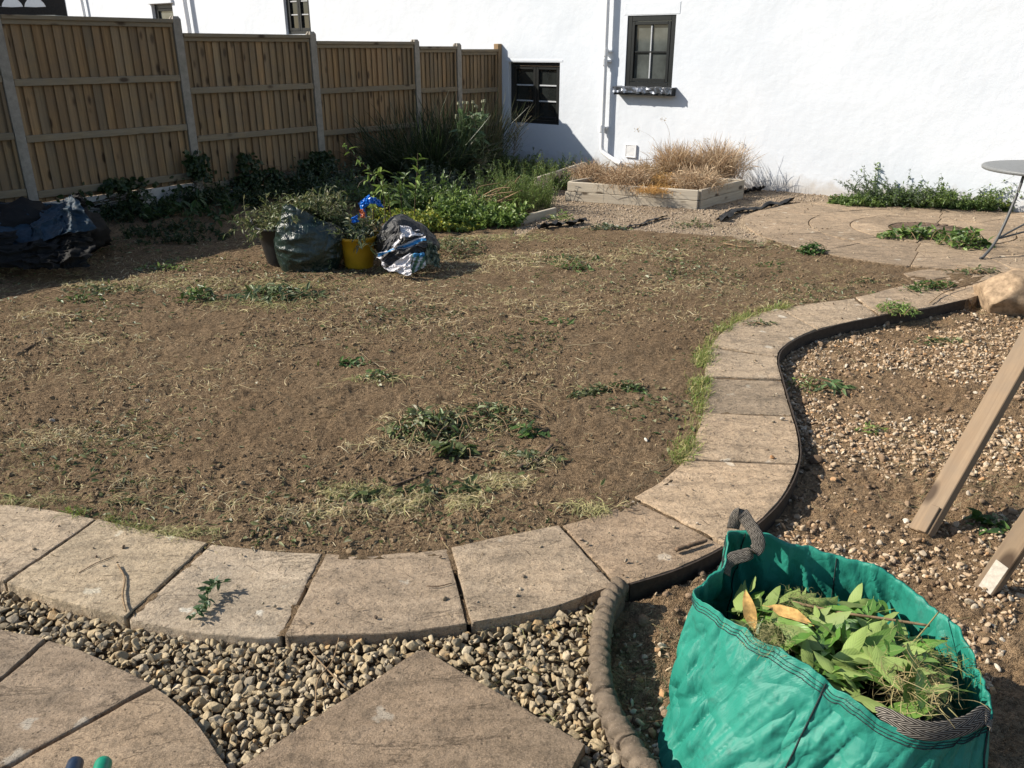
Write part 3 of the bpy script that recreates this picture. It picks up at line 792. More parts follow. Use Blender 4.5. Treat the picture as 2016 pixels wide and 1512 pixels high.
UPV = np.array([0, 0, 1.0]); WD3, WN3 = np.array([*WD, 0]), np.array([*WN, 0])
def wbox(mb, w0, w1, z0, z1, o0, o1, b=.004, col=None):      # box in wall coordinates
    mb.bbox(wall_xyz((w0 + w1) / 2, (z0 + z1) / 2, (o0 + o1) / 2), WD3 * (w1 - w0) / 2, WN3 * (o1 - o0) / 2, UPV * (z1 - z0) / 2, b, col)
def frame(mb, w0, w1, z0, z1, t, o0, o1, tb=None):
    tb = tb or t
    wbox(mb, w0, w0 + t, z0, z1, o0, o1); wbox(mb, w1 - t, w1, z0, z1, o0, o1)
    wbox(mb, w0 + t, w1 - t, z0, z0 + tb, o0, o1); wbox(mb, w0 + t, w1 - t, z1 - t, z1, o0, o1)
def window(name_label, rect, lights, cols, rows, deep, pane_m, ft=.07, bar_m='bar_paint', st=.05):
    w0, w1, z0, z1 = rect
    mb = MB(); frame(mb, w0, w1, z0, z1, ft, deep - .07, deep)
    win = mb.make('window', M['black_paint'], house); win['label'] = name_label
    lw = (w1 - w0 - 2 * ft) / lights
    for k in range(lights):
        a0, a1 = w0 + ft + k * lw + .003, w0 + ft + (k + 1) * lw - .003; c0, c1 = z0 + ft + .003, z1 - ft - .003
        m2 = MB(); frame(m2, a0, a1, c0, c1, st, deep - .055, deep + .006); m2.make('sash', M['black_paint'], win)
        iw0, iw1, iz0, iz1 = a0 + st, a1 - st, c0 + st, c1 - st
        pw, ph = (iw1 - iw0) / cols, (iz1 - iz0) / rows
        for i_ in range(cols):
            for j_ in range(rows):
                m3 = MB(); wbox(m3, iw0 + i_ * pw, iw0 + (i_ + 1) * pw, iz0 + j_ * ph, iz0 + (j_ + 1) * ph, deep - .04, deep - .034, .0005)
                m3.make('pane', M[pane_m], win)
        for i_ in range(1, cols):
            m3 = MB(); wbox(m3, iw0 + i_ * pw - .011, iw0 + i_ * pw + .011, iz0, iz1, deep - .033, deep - .012, .003); m3.make('glazing_bar', M[bar_m], win)
        for j_ in range(1, rows):
            m3 = MB(); wbox(m3, iw0, iw1, iz0 + j_ * ph - .011, iz0 + j_ * ph + .011, deep - .0335, deep - .009, .003); m3.make('glazing_bar', M[bar_m if cols == 1 else 'black_paint'], win)
    return win
window('low black two-casement window beside the end of the fence', low, 2, 1, 3, -.07, 'glass_dark', .055)
w_up = window('upright black window above a foil-covered sill', upw, 1, 2, 2, -.012, 'glass_grey', .075, st=.045)
window('tall black window partly hidden behind the fence top', lw1, 2, 1, 5, -.06, 'glass_dark', .06)
window('small black window just above the fence at the far end', lw2, 1, 1, 2, -.08, 'glass_grey', .09)
# shutter-like white head over the small window, thin heads over the others
for r_, t_, pr in ((lw2, .1, .05), (low, .05, .005), (upw, .17, .004)):
    mb = MB(); wbox(mb, r_[0] - .06, r_[1] + .06, r_[3] + .004, r_[3] + t_, -.02, pr, .008); mb.make('window_head', M['render'], house)
# sill of the upright window: black board wrapped in crumpled lead foil
sw0, _z = W(1217, 180); sw1, _z1 = W(1330, 184)
zt = upw[2] - .002; mb = MB(); wbox(mb, sw0, sw1, zt - .10, zt, -.1, .13, .006)
sill = mb.make('window_sill', M['black_paint'], house)
nu, nv = 60, 8
u_, v_ = np.meshgrid(np.linspace(0, 1, nu), np.linspace(0, 1, nv), indexing='ij')
V = []
for i_ in range(nu):
    for j_ in range(nv):
        w_ = sw0 - .012 + (sw1 - sw0 + .024) * (i_ / (nu - 1)); s_ = j_ / (nv - 1)
        n_ = (mnoise.noise((w_ * 16, s_ * 3, 1.3)) * .016 + mnoise.noise((w_ * 45, s_ * 6, 5)) * .006)
        if s_ < .5: V.append(wall_xyz(w_, zt + .016 + n_ * .8, .002 + s_ * .28))
        else: V.append(wall_xyz(w_, zt + .016 - (s_ - .5) * 2 * (.085 + n_ * 1.2) + n_ * .3, .146 + n_))
V = np.array(V); b_ = (np.arange(nu - 1)[:, None] * nv + np.arange(nv - 1)[None]).reshape(-1)
add('lead_flashing', V, np.stack([b_, b_ + 1, b_ + nv + 1, b_ + nv], 1), M['lead_foil'], sill)
# downpipes
def downpipe(px0, py0, px1, py1, foot, standoff=.085, r_=.036, bracket_px=()):
    wa, za = W(px1, py1, standoff); wb, zb = W(px0, py0, standoff)
    sl = (wb - wa) / (zb - za)
    pts = [wall_xyz(wa + (6.8 - za) * sl, 6.8, standoff), wall_xyz(wb, zb, standoff), wall_xyz(wa, za + .06, standoff)] + foot(wa, za, standoff)
    ppts = resample(pts, 60, smooth=False) if not len(foot(wa, za, standoff)) else np.vstack([np.linspace(pts[0], pts[2], 12), resample(pts[2:], 24)[1:]])
    V, F = tubes(ppts, r_, 16)
    o = add('downpipe', V, F, M['white_paint'], house, True)
    for (bx, by) in bracket_px:
        wc, zc = W(bx, by, standoff)
        V, F = tubes(np.array([wall_xyz(wc, zc - .05, standoff), wall_xyz(wc, zc + .05, standoff)]), r_ + .009, 16)
        br = add('collar', V, F, M['white_paint'], o, False)
        mb = MB(); wbox(mb, wc - .075, wc + .075, zc + .0, zc + .028, .0, standoff - .01, .003); mb.make('bracket', M['white_paint'], o)
    return o
downpipe(1196, 0, 1184, 296, lambda w, z, s: [wall_xyz(w + .015, z + .0, s), wall_xyz(w + .09, z - .06, s), wall_xyz(w + .26, z - .14, s), wall_xyz(w + .36, z - .17, s)], bracket_px=((1192, 103), (1190, 122), (1184, 253)))
downpipe(362, 0, 372, 60, lambda w, z, s: [wall_xyz(w, -.3, s)], .1, .055, ())
downpipe(160, 0, 168, 40, lambda w, z, s: [wall_xyz(w, -.3, s)], .08, .04, ())
# air vent near the foot of the pipe
vw, vz = W(1243, 297); mb = MB(); frame(mb, vw - .095, vw + .095, vz - .095, vz + .095, .016, .002, .03)
vent = mb.make('air_vent', M['white_paint'], house)
mb = MB(); wbox(mb, vw - .078, vw + .078, vz - .078, vz + .078, .003, .008, .001, (.5, .5, .5)); mb.make('vent_back', M['white_paint'], vent)
for k in range(9):
    zc = vz - .068 + k * .017; mb = MB()
    mb.box(wall_xyz(vw, zc, .017), WD3 * .078, WN3 * .009 - UPV * .004, UPV * .0035); mb.make('louvre', M['white_paint'], vent)

# ------------------------------------------------------------------ dark gabled neighbour beyond the fence end
nb = PY(40, 30, 27.0); nb[2] = -.4
gable = thing('timbered_house', nb, 'dark gabled house with white scalloped boards far behind the fence', 'house')
mb = MB(); mb.box(nb + [-4.2, 1.2, 3.3], [6.9, 0, 0], [0, .6, 0], [0, 0, 3.3]); mb.make('wall', M['roof_dark'], gable)
zt_ = PY(40, 31, 26.4)[2]
mb = MB(); mb.bbox(np.array([PY(30, 31, 26.3)[0] - 3.2, 26.3, zt_ - .16]), [4.6, 0, 0], [0, .45, 0], [0, 0, .16], .02); mb.make('eave_board', M['eave_grey'], gable)
for k, (x0, x1) in enumerate(((-92, -50), (-46, -3), (0, 42), (45, 87))):
    pa_, pb_ = PY(x0, 12, 27.5), PY(x1, 12, 27.5); wd_ = pb_[0] - pa_[0]; zz_ = PY(x0, 13, 27.5)[2]
    prof = [(0, 0), (.5, -.02), (1, 0), (.93, .16), (.8, .3), (.62, .42), (.5, .5), (.38, .42), (.2, .3), (.07, .16)]
    V = [[pa_[0] + u * wd_, 27.58, zz_ + v * wd_] for u, v in prof] + [[pa_[0] + u * wd_, 27.66, zz_ + v * wd_] for u, v in prof]
    n_ = len(prof); i = np.arange(n_); j = (i + 1) % n_
    add('scalloped_board', np.array(V), [i[None], (i[::-1] + n_)[None], np.stack([i, j, j + n_, i + n_], 1)[:, ::-1]], M['white_paint'], gable)

# ------------------------------------------------------------------ fence
f0 = np.array([*FP1, 0.0])
FD3, FN3 = np.array([*FD, 0]), np.array([*FN, 0])
fence = thing('panel_fence', (FP1[0], FP1[1], float(lie(FP1[1]))), 'stepped closeboard wooden fence with grey concrete posts along the shady bed', 'fence')
def fpt(s, z, n=0.0): return np.array([FP1[0] + FD[0] * s + FN[0] * n, FP1[1] + FD[1] * s + FN[1] * n, z])
posts = [(-5 * FL, 2.42), (-4 * FL, 2.33), (-3 * FL, 2.24), (-2 * FL, 2.14), (-FL, 2.10), (0, 2.05), (FL, 1.92), (2 * FL, 1.84), (2.487 * FL, 1.795)]
for s_, z_ in posts:
    prof = [(-.047, -.045), (.047, -.045), (.047, -.014), (.03, -.014), (.03, .014), (.047, .014), (.047, .045), (-.047, .045), (-.047, .014), (-.03, .014), (-.03, -.014), (-.047, -.014)]
    V = []
    for zz_, drop in ((-.5, 0), (z_ - .03, 0)): V += [fpt(s_ + a_, zz_, b_) for a_, b_ in prof]
    V += [fpt(s_ + a_ * .7, z_ - (.0 if b_ < 0 else .0), b_ * .6) for a_, b_ in prof]
    n_ = 12; i = np.arange(n_); j = (i + 1) % n_
    add('fence_post', np.array(V), [np.stack([i, j, j + n_, i + n_], 1), np.stack([i, j, j + n_, i + n_], 1) + n_, (i + 2 * n_)[None]], M['concrete'], fence)
mb = MB(); s_ = 3.037 * FL - .05; mb.bbox(fpt(s_, .65, 0), FD3 * .045, FN3 * .05, UPV * 1.14, .006)
o = mb.make('fence_post', M['fence_wood'], fence); o['label'] = 'brown wooden end post against the white wall'
stops = [s for s, _ in posts] + [3.037 * FL - .05]
tops = [2.34, 2.25, 2.16, 2.06, 2.02, 1.88, 1.81, 1.75, 1.71]
for k in range(9):
    s0, s1, zt_ = stops[k] + .05, stops[k + 1] - .05, tops[k]
    zb_ = zt_ - 1.77
    pan = link('fence_panel', None, fence, tuple(fpt((s0 + s1) / 2, zb_) - WLOC[fence.name]))
    nb_ = max(3, round((s1 - s0) / (.096 if k < 7 else .092)))
    bw = (s1 - s0) / nb_
    for i_ in range(nb_):
        c_ = s0 + (i_ + .5) * bw; tl = R.uniform(-.003, .003); wv = R.uniform(-.004, .004)
        mb = MB()
        tilt = FD3 * (bw * (.63 if k < 7 else .74)) - FN3 * .0125
        h_ = (1.735 + R.uniform(-.006, .006)) / 2
        mb.bbox(fpt(c_, zb_ + h_ + .0 + wv, -.012 + tl), tilt, unit(FN3 * 1.0 + FD3 * .18) * .0045, UPV * h_, .002)
        v_ = R.uniform(.82, 1.16); hue = R.uniform(-.06, .06)
        mb.C = [np.full((len(mb.V[0]), 3), 1.0) * np.array([v_ * (1 + hue), v_, v_ * (1 - hue)])]
        mb.make('fence_board', M['fence_wood'], pan, origin=fpt(c_, zb_))
    for zr, hh, dd in ((zt_ - .02, .02, .045), (zt_ - .055, .03, .022), (zt_ - .61, .034, .03), (zt_ - 1.14, .034, .03), (zt_ - 1.685, .036, .03)):
        mb = MB(); mb.bbox(fpt((s0 + s1) / 2, zr, .006 + dd * .5 + R.uniform(-.002, .002)), FD3 * (s1 - s0) / 2 * .998, FN3 * dd * .62, UPV * hh, .004)
        mb.make('fence_rail', M['rail_wood'], pan, origin=fpt(s0, zr))
    for sx in (s0 + .018, s1 - .018):
        mb = MB(); mb.bbox(fpt(sx, zb_ + .86, .012), FD3 * .016, FN3 * .013, UPV * .84, .003); mb.make('fence_batten', M['fence_wood'], pan, origin=fpt(sx, zb_))
    mb = MB(); mb.bbox(fpt((s0 + s1) / 2, zb_ - .155, 0), FD3 * (s1 - s0 + .07) / 2, FN3 * .022, UPV * .152, .005); mb.make('gravel_board', M['concrete_pale'], fence)
# ------------------------------------------------------------------ timber planter and bed edging
def gp(px, py, dz=0.0):
    q = P(px, py); q[2] = float(soil_z(q[0], q[1])) + dz; return q
def plank(mb_or_none, a_, b_, z0, z1, th, parent, name='sleeper', jit=.002):
    a_, b_ = np.asarray(a_, float), np.asarray(b_, float)
    d_ = (b_ - a_)[:2]; l_ = np.linalg.norm(d_); d_ = np.array([*(d_ / l_), 0]); n_ = np.array([-d_[1], d_[0], 0])
    mb = MB(); c_ = (a_ + b_) / 2
    mb.bbox(np.array([c_[0], c_[1], (z0 + z1) / 2]) + n_ * R.uniform(-jit, jit), d_ * l_ / 2, n_ * th / 2, [0, 0, (z1 - z0) / 2], .006)
    # grain runs along the local z axis of the object: turn it upright
    V = np.vstack(mb.V); org = np.array([*a_[:2], z0])
    rot = np.stack([n_, np.array([0, 0, 1.0]), d_])           # world -> local rows
    loc = (V - org) @ rot.T
    me = mesh_data(name, loc, [np.vstack(f) for f in mb.F.values()], M['sleeper_wood'], False, np.ones((len(V), 3)))
    from mathutils import Matrix
    o = link(name, me, parent, tuple(org - WLOC[parent.name]))
    o.rotation_euler = Matrix(rot.T.tolist()).to_euler()
    return o
FLp, FRp, BRp = P(1118, 391), P(1373, 409), P(1460, 387)
BLp = FLp + (BRp - FRp)
zb = float(lie(10.3)) - .03
planter = thing('wooden_planter', (*FLp[:2], zb), 'low pale timber planter of tan dried grasses by the white wall', 'planter')
for lv, (z0, z1, ex) in enumerate(((zb, zb + .118, .03), (zb + .121, zb + .24, .0))):
    e = unit(FRp - FLp) * ex
    plank(None, FLp - e, FRp, z0, z1, .05, planter)
    plank(None, FRp + unit(BRp - FRp) * .03, BRp, z0, z1, .05, planter)
    plank(None, BRp - unit(FRp - FLp) * .03, BLp, z0, z1, .05, planter)
    plank(None, BLp - unit(BRp - FRp) * .03, FLp + unit(BRp - FRp) * .03, z0, z1, .05, planter)
ins = [FLp, FRp, BRp, BLp]; mid_ = np.mean(ins, 0)
g_ = 20; uu, vv = np.meshgrid(np.linspace(.02, .98, g_), np.linspace(.02, .98, g_), indexing='ij')
V = (FLp + uu[..., None] * (FRp - FLp) + vv[..., None] * (BLp - FLp)).reshape(-1, 3); V[:, 2] = zb + .18 + fbm(V[:, 0] * 6, V[:, 1] * 6, 4) * .06
b_ = (np.arange(g_ - 1)[:, None] * g_ + np.arange(g_ - 1)[None]).reshape(-1)
add('planting_soil', V, np.stack([b_, b_ + g_, b_ + g_ + 1, b_ + 1], 1), M['soil'], planter, True, np.ones((len(V), 3)))

e0, e1 = P(1062, 381), P(1150, 350)
bedbox = thing('bed_edging', (*e0[:2], zb), 'two-board pale timber edging of the weedy bed left of the planter', 'edging')
plank(None, e0, e1, zb, zb + .115, .045, bedbox); plank(None, e0 - [.05, .05, 0], e1, zb + .118, zb + .235, .045, bedbox)
e0, e1 = P(998, 444), P(1093, 421)
lowedge = thing('low_edging', (*e0[:2], float(lie(e0[1])) - .04), 'low timber edging board at the front corner of the weedy bed', 'edging')
plank(None, e0, e1, float(lie(e0[1])) - .05, float(lie(e0[1])) + .065, .045, lowedge)

# ------------------------------------------------------------------ green woven garden bag in the foreground
rim_px = [(1362, 1168, .35), (1392, 1138, .365), (1426, 1112, .385), (1437, 1047, .43), (1490, 1050, .42), (1560, 1068, .40), (1640, 1086, .385), (1750, 1130, .365), (1850, 1200, .35), (1915, 1280, .34), (1944, 1360, .33), (1948, 1425, .305), (1850, 1462, .30), (1742, 1425, .32), (1650, 1357, .34), (1560, 1297, .352), (1460, 1234, .36), (1400, 1200, .36)]
RIM = np.array([P(a_, b_, c_, slope=False) for a_, b_, c_ in rim_px])
BZ = -.075
base_w = np.array([(.415, 1.80), (.50, 1.98), (.64, 2.07), (.86, 2.02), (1.07, 1.90), (1.13, 1.68), (1.10, 1.48), (.98, 1.36), (.80, 1.33), (.60, 1.40), (.45, 1.55), (.405, 1.68)])
nu, nv = 320, 90
rim = resample(RIM, nu, closed=True); bas = resample(np.column_stack([base_w, np.full(len(base_w), BZ)]), nu, closed=True)
k0 = int(np.argmin(((bas[:, :2] - np.array([.43, 1.84])) ** 2).sum(1))); bas = np.roll(bas, -k0, 0)
bc = np.array([.80, 1.70])
def bag_pt(u_i, v, off=0.0):
    p = bas[u_i] * (1 - v) + rim[u_i] * v
    r2 = unit(p[:2] - bc)
    bul = .030 * math.sin(math.pi * min(1, v * .95)) * (1 - .4 * v)
    u_ = u_i / nu
    q = np.array([math.cos(u_ * 6.283) * 1.2, math.sin(u_ * 6.283) * 1.2, v * 1.1])
    dia = np.array([math.cos(u_ * 6.283 + v * .55) * 3.2, math.sin(u_ * 6.283 + v * .55) * 3.2, v * .9])
    w_ = mnoise.noise(q * 1.3) * .04
    dia = np.array([math.cos(u_ * 6.283 + v * .5) * 3.2, math.sin(u_ * 6.283 + v * .5) * 3.2, v * .55])
    w_ -= (1 - abs(mnoise.noise(dia * 1.5))) ** 7 * .020
    w_ -= (1 - abs(mnoise.noise(dia * 2.3 + np.array([3, 8, 2])))) ** 11 * .010
    w_ += mnoise.noise(dia * 4.5 + np.array([4, 1, 2])) * .003
    env = min(1, v * 6) * (1 - .72 * v ** 3)
    rimw = .008 * mnoise.noise((u_ * 40, 3.3, v * 2)) * v
    p = p.copy(); p[:2] += r2 * ((bul + w_) * env + off + rimw); p[2] += (.012 * mnoise.noise((u_ * 26, 7.7, 0)) + .006 * mnoise.noise((u_ * 80, 1.7, 0))) * v ** 4
    return p
OUTV = np.array([[bag_pt(i_, j_ / nv) for j_ in range(nv + 1)] for i_ in range(nu)])
INV = np.array([[bag_pt(i_, 1 - j_ / 30 * .75, -.006) for j_ in range(31)] for i_ in range(nu)])
hem = OUTV[:, -1:] + np.array([0, 0, .002])
G = np.concatenate([OUTV, hem, INV], 1); m_ = G.shape[1]
vv = np.concatenate([np.linspace(0, 1, nv + 1), [1.0], np.linspace(1, .25, 31)])
UV = np.stack([np.repeat((np.arange(nu) / nu)[:, None], m_, 1), np.repeat(vv[None], nu, 0)], -1).reshape(-1, 2)
i = np.arange(nu)[:, None]; j = np.arange(m_ - 1)[None]
F = np.stack([i * m_ + j, ((i + 1) % nu) * m_ + j, ((i + 1) % nu) * m_ + j + 1, i * m_ + j + 1], -1).reshape(-1, 4)[:, ::-1]
bag = thing('garden_bag', (*bc, BZ), 'open green woven garden bag with frayed webbing handles, brimming with leaves', 'garden bag')
add('bag_body', G.reshape(-1, 3), F, M['bag_weave'], bag, True, uv=UV)
def strap(pts, w, sides, name='handle'):
    pts = resample(np.asarray(pts, float), 50); sd = resample(np.asarray(sides, float), 50); sd = unit(sd)
    tn = unit(np.gradient(pts, axis=0)); sd = unit(sd - (sd * tn).sum(1, keepdims=True) * tn); nn = np.cross(tn, sd)
    prof = [(-.5, .0), (-.42, .0022), (.42, .0022), (.5, 0), (.42, -.0022), (-.42, -.0022)]
    V = np.concatenate([[p + s * w * a_ + n * b_ for a_, b_ in prof] for p, s, n in zip(pts, sd, nn)])
    i = np.arange(49)[:, None] * 6; j = np.arange(6)[None]; j2 = (j + 1) % 6
    s_ = np.concatenate([[0], np.cumsum(np.linalg.norm(np.diff(pts, axis=0), axis=1))])
    UV = np.array([[a, b] for a in s_ for b in (0, .08, .92, 1, .92, .08)])
    return add(name, V, [np.stack([i + j, i + 6 + j, i + 6 + j2, i + j2], -1).reshape(-1, 4), np.arange(6)[None], (49 * 6 + np.arange(6))[::-1][None]], M['webbing'], bag, True, uv=UV)
q = lambda a_, b_, c_: P(a_, b_, c_, slope=False)
strap([q(1428, 1130, .355), q(1440, 1102, .385), q(1470, 1092, .40), q(1492, 1078, .42), q(1490, 1055, .45), q(1474, 1030, .475), q(1459, 1010, .495), q(1449, 1020, .478), q(1443, 1040, .445)], .037,
      [(.1, .5, .8), (.15, .5, .8), (.3, .5, .7), (.7, .2, .6), (.95, -.1, .3), (.9, -.3, .3), (.8, -.5, .2), (.8, -.3, -.2), (.9, 0, 0)])
strap([q(1728, 1412, .312), q(1748, 1414, .326), q(1790, 1432, .328), q(1840, 1440, .325), q(1900, 1428, .325), q(1938, 1408, .328), q(1952, 1430, .30)], .046,
      [(.1, .25, 1), (.1, .3, 1), (.0, .35, 1), (0, .35, 1), (-.1, .3, 1), (-.3, .3, 1), (-.3, .4, .8)])
# hem stitching and vertical seams
for vz, rr in ((.938, .0016), (.955, .0013), (.975, .0012)):
    pts = np.array([bag_pt(i_ % nu, vz, .0015) for i_ in range(0, nu + 1)])
    V, F = tubes(pts, rr, 4, caps=False); add('stitching', V, F, M['bag_thread'], bag)
for px_, dv_ in (((1625, 1345), 1), ((1437, 1047), 1), ((1645, 1087), 1), ((1946, 1390), 1)):
    k_ = int(np.argmin(((rim - P(*px_, .35, slope=False)) ** 2).sum(1)))
    for d_ in (0,):
        pts = np.array([bag_pt(k_, v_, .002) for v_ in np.linspace(.02, .99, 60)]); V, F = tubes(pts, .0024, 5); add('seam', V, F, M['bag_thread'], bag)
        pts = np.array([bag_pt(k_, v_, -.009) for v_ in np.linspace(.3, .99, 40)]); V, F = tubes(pts, .002, 5); add('seam', V, F, M['bag_thread'], bag)

# leaves heaped in it
def heap_z(x, y): return .288 + (2.02 - y) * .11 - .03 * (x - .8) + .02 * np.sin(x * 17) * np.cos(y * 14)
RIMC = bc + (rim[:, :2] - bc) * .90
cut = thing('leaf_cuttings', (*bc, .15), 'fresh green laurel leaves heaped inside the green bag', 'cuttings')
def laurel_mesh(k):
    n_ = 9; rr = np.random.default_rng(50 + k)
    t_ = np.linspace(0, 1, n_); w_ = np.sin(math.pi * t_ ** .85) ** .8 * (.155 + .03 * rr.random()); w_[0] = .012; w_[-1] = .004
    cur, fo, sw = rr.uniform(-.2, .3), rr.uniform(.05, .3), rr.uniform(-.12, .12)
    V, UVs = [], []
    for tt, ww in zip(t_, w_):
        cx, cz, cy = tt, -cur * tt * tt + .02 * math.sin(tt * 9 + k), sw * tt * tt
        for sgn in (-1, -.5, 0, .5, 1):
            wob = .012 * math.sin(tt * 17 + sgn * 2 + k) * abs(sgn)
            V.append((cx, cy + sgn * ww, cz + abs(sgn) * ww * fo + wob)); UVs.append((tt, .5 + sgn * .5))
    b_ = (np.arange(n_ - 1)[:, None] * 5 + np.arange(4)[None]).reshape(-1)
    V += [(-.12, -.006, .01), (-.12, .006, .01), (0.02, .006, .004), (0.02, -.006, .004)]; UVs += [(0, .5)] * 4
    F = np.vstack([np.stack([b_, b_ + 5, b_ + 6, b_ + 1], 1), [[45, 48, 47, 46]]])
    me = mesh_data('leaf', np.array(V), F, M['laurel'], True, uv=np.array(UVs)); return me
LM = [laurel_mesh(k) for k in range(8)]
plain('dead_leaf', (.60, .36, .12), .75, .25, 60, .3, .3)
RIMS = bc + (rim[:, :2] - bc) * .86
pts = []
while len(pts) < 120:
    x_, y_ = R.uniform(.4, 1.2), R.uniform(1.3, 2.2)
    if inside(RIMS, x_, y_) and not (x_ > .93 and y_ < 1.60 and R.random() < .75): pts.append((x_, y_))
from mathutils import Matrix
def put_leaf(x, y, z, L, yaw, pitch, roll, mesh=None, mat_=None, tint=(1, 1, 1), flip=False, name='leaf', parent=cut):
    o = bpy.data.objects.new(name, mesh or LM[int(R.integers(8))]); COL.objects.link(o); o.parent = parent
    mtx = Matrix.Rotation(yaw, 3, 'Z') @ Matrix.Rotation(pitch, 3, 'Y') @ Matrix.Rotation(roll + (math.pi if flip else 0), 3, 'X')
    o.rotation_euler = mtx.to_euler(); o.scale = (L, L, L)
    o.location = tuple(np.array([x, y, z]) - WLOC[parent.name] - np.array(mtx @ Vector((L * .45, 0, 0))))
    o.color = (*tint, 1)
    return o
def try_leaf(x_, y_, z_, L_, yaw, pitch, roll, **kw):
    hx, hy = math.cos(yaw) * L_ * .5, math.sin(yaw) * L_ * .5
    if inside(RIMC, np.array([x_ + hx, x_ - hx]), np.array([y_ + hy, y_ - hy])).all():
        put_leaf(x_, y_, z_, L_, yaw, pitch, roll, **kw); return True
nl_ = 0
for k, (x_, y_) in enumerate(pts):                           # leafy prunings: leaves set along a cut shoot
    if nl_ > 265: break
    ax_ = R.normal(-.75, .8) if R.random() < .45 else R.uniform(0, 6.283); lay = min(1, nl_ / 240); rise = R.uniform(0, .35)
    for j_ in range(int(R.integers(4, 8))):
        s_ = (j_ - 2.5) * .022; sd_ = 1 if j_ % 2 else -1
        yaw = ax_ + sd_ * R.uniform(.3, 1.0) * (1 - j_ / 9); L_ = R.choice([R.uniform(.05, .08), R.uniform(.08, .14)], p=[.3, .7])
        xx_, yy_ = x_ + math.cos(ax_) * s_ + math.cos(yaw) * L_ * .4, y_ + math.sin(ax_) * s_ + math.sin(yaw) * L_ * .4
        tn_ = R.uniform(.75, 1.3)
        if try_leaf(xx_, yy_, heap_z(xx_, yy_) - .055 + .07 * lay + j_ * .004, L_, yaw, R.normal(-.10 + rise * .2, .36), sd_ * R.uniform(-.2, .8), flip=R.random() < .38, tint=(tn_, tn_, tn_ * .9)): nl_ += 1
dm = LM[2].copy(); dm.materials.clear(); dm.materials.append(M['dead_leaf'])
q1, q2 = q(1474, 1205, .365), q(1553, 1205, .352)
o = put_leaf(*q1, .10, 2.2, -1.0, -.6, dm); o['label'] = 'yellowed dead leaf standing by the bag seam'
o = put_leaf(*q2, .12, -.35, .05, .2, dm); o['label'] = 'flat orange-brown dead leaf'
# the mass of leaves below, dry moss and straw between them, one thin twig across
RIMS = bc + (rim[:, :2] - bc) * .74
n_ = 260; xx = R.uniform(.4, 1.2, n_ * 3); yy = R.uniform(1.3, 2.2, n_ * 3); kk = inside(RIMS, xx, yy); xx, yy = xx[kk][:n_], yy[kk][:n_]; n_ = len(xx)
d_ = sphere_dirs(n_); d_[:, 2] *= .35
V, F = leaves(np.stack([xx, yy, heap_z(xx, yy) - .075 + R.uniform(-.03, .02, n_)], 1), d_, sphere_dirs(n_) * .5 + [0, 0, 1], R.uniform(.06, .12, n_), R.uniform(.02, .04, n_), .2, .15)
tag(add('filling', V, F, M['leaf'], cut, False, rep(mixcol(n_, [(.035, .07, .015), (.06, .1, .02), (.03, .05, .012)]), 8)), kind='stuff')
RIMS = bc + (rim[:, :2] - bc) * .86
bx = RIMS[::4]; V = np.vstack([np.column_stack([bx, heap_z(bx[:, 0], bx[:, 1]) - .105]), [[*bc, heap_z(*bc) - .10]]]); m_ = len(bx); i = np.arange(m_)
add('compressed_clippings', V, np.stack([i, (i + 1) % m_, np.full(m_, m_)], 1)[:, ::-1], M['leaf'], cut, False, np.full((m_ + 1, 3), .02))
def tangle(cx, cy, cz, r_, n_, L, cols, w_, parent, name, flat=.5):
    p0 = np.array([cx, cy, cz]) + R.normal(size=(n_, 3)) * np.array([r_, r_, r_ * flat])
    d_ = sphere_dirs(n_); d_[:, 2] = d_[:, 2] * .5 + .1
    pth = arcs(p0, unit(d_), R.uniform(L * .5, L, n_), 6, R.uniform(-.2, .5, n_), .3)
    V, F = ribbons(pth, R.uniform(w_ * .6, w_ * 1.3, n_), sphere_dirs(n_))
    return tag(add(name, V, F, M['dry'], parent, False, rep(mixcol(n_, cols), 12)), kind='stuff')
straw_c = [(.42, .33, .16), (.5, .41, .22), (.33, .25, .12), (.36, .33, .15)]
qs = q(1800, 1345, .352); tangle(*qs, .035, 300, .08, straw_c, .0022, cut, 'straw', .3)
qs = q(1850, 1300, .35); tangle(*qs, .035, 110, .07, [(.16, .2, .05), (.3, .28, .12)], .002, cut, 'straw', .35)
qs = q(1510, 1250, .362); tangle(*qs, .028, 420, .03, [(.26, .24, .11), (.34, .31, .15)], .0012, cut, 'moss', .4)
qs = q(1580, 1190, .325); tangle(*qs, .03, 300, .03, [(.26, .24, .11), (.2, .2, .08)], .0012, cut, 'moss', .3)
V, F = tubes(resample([q(1560, 1185, .335), q(1650, 1205, .338), q(1740, 1218, .34), q(1830, 1232, .34)], 20), .0035, 6); add('twig', V, F, M['stem_brown'], cut, True)
V, F = tubes(resample([q(1790, 1272, .32), q(1815, 1245, .35), q(1848, 1205, .375)], 14), .002, 5); add('twig', V, F, M['dry'], cut, True, np.full((len(V), 3), (.3, .27, .12)))

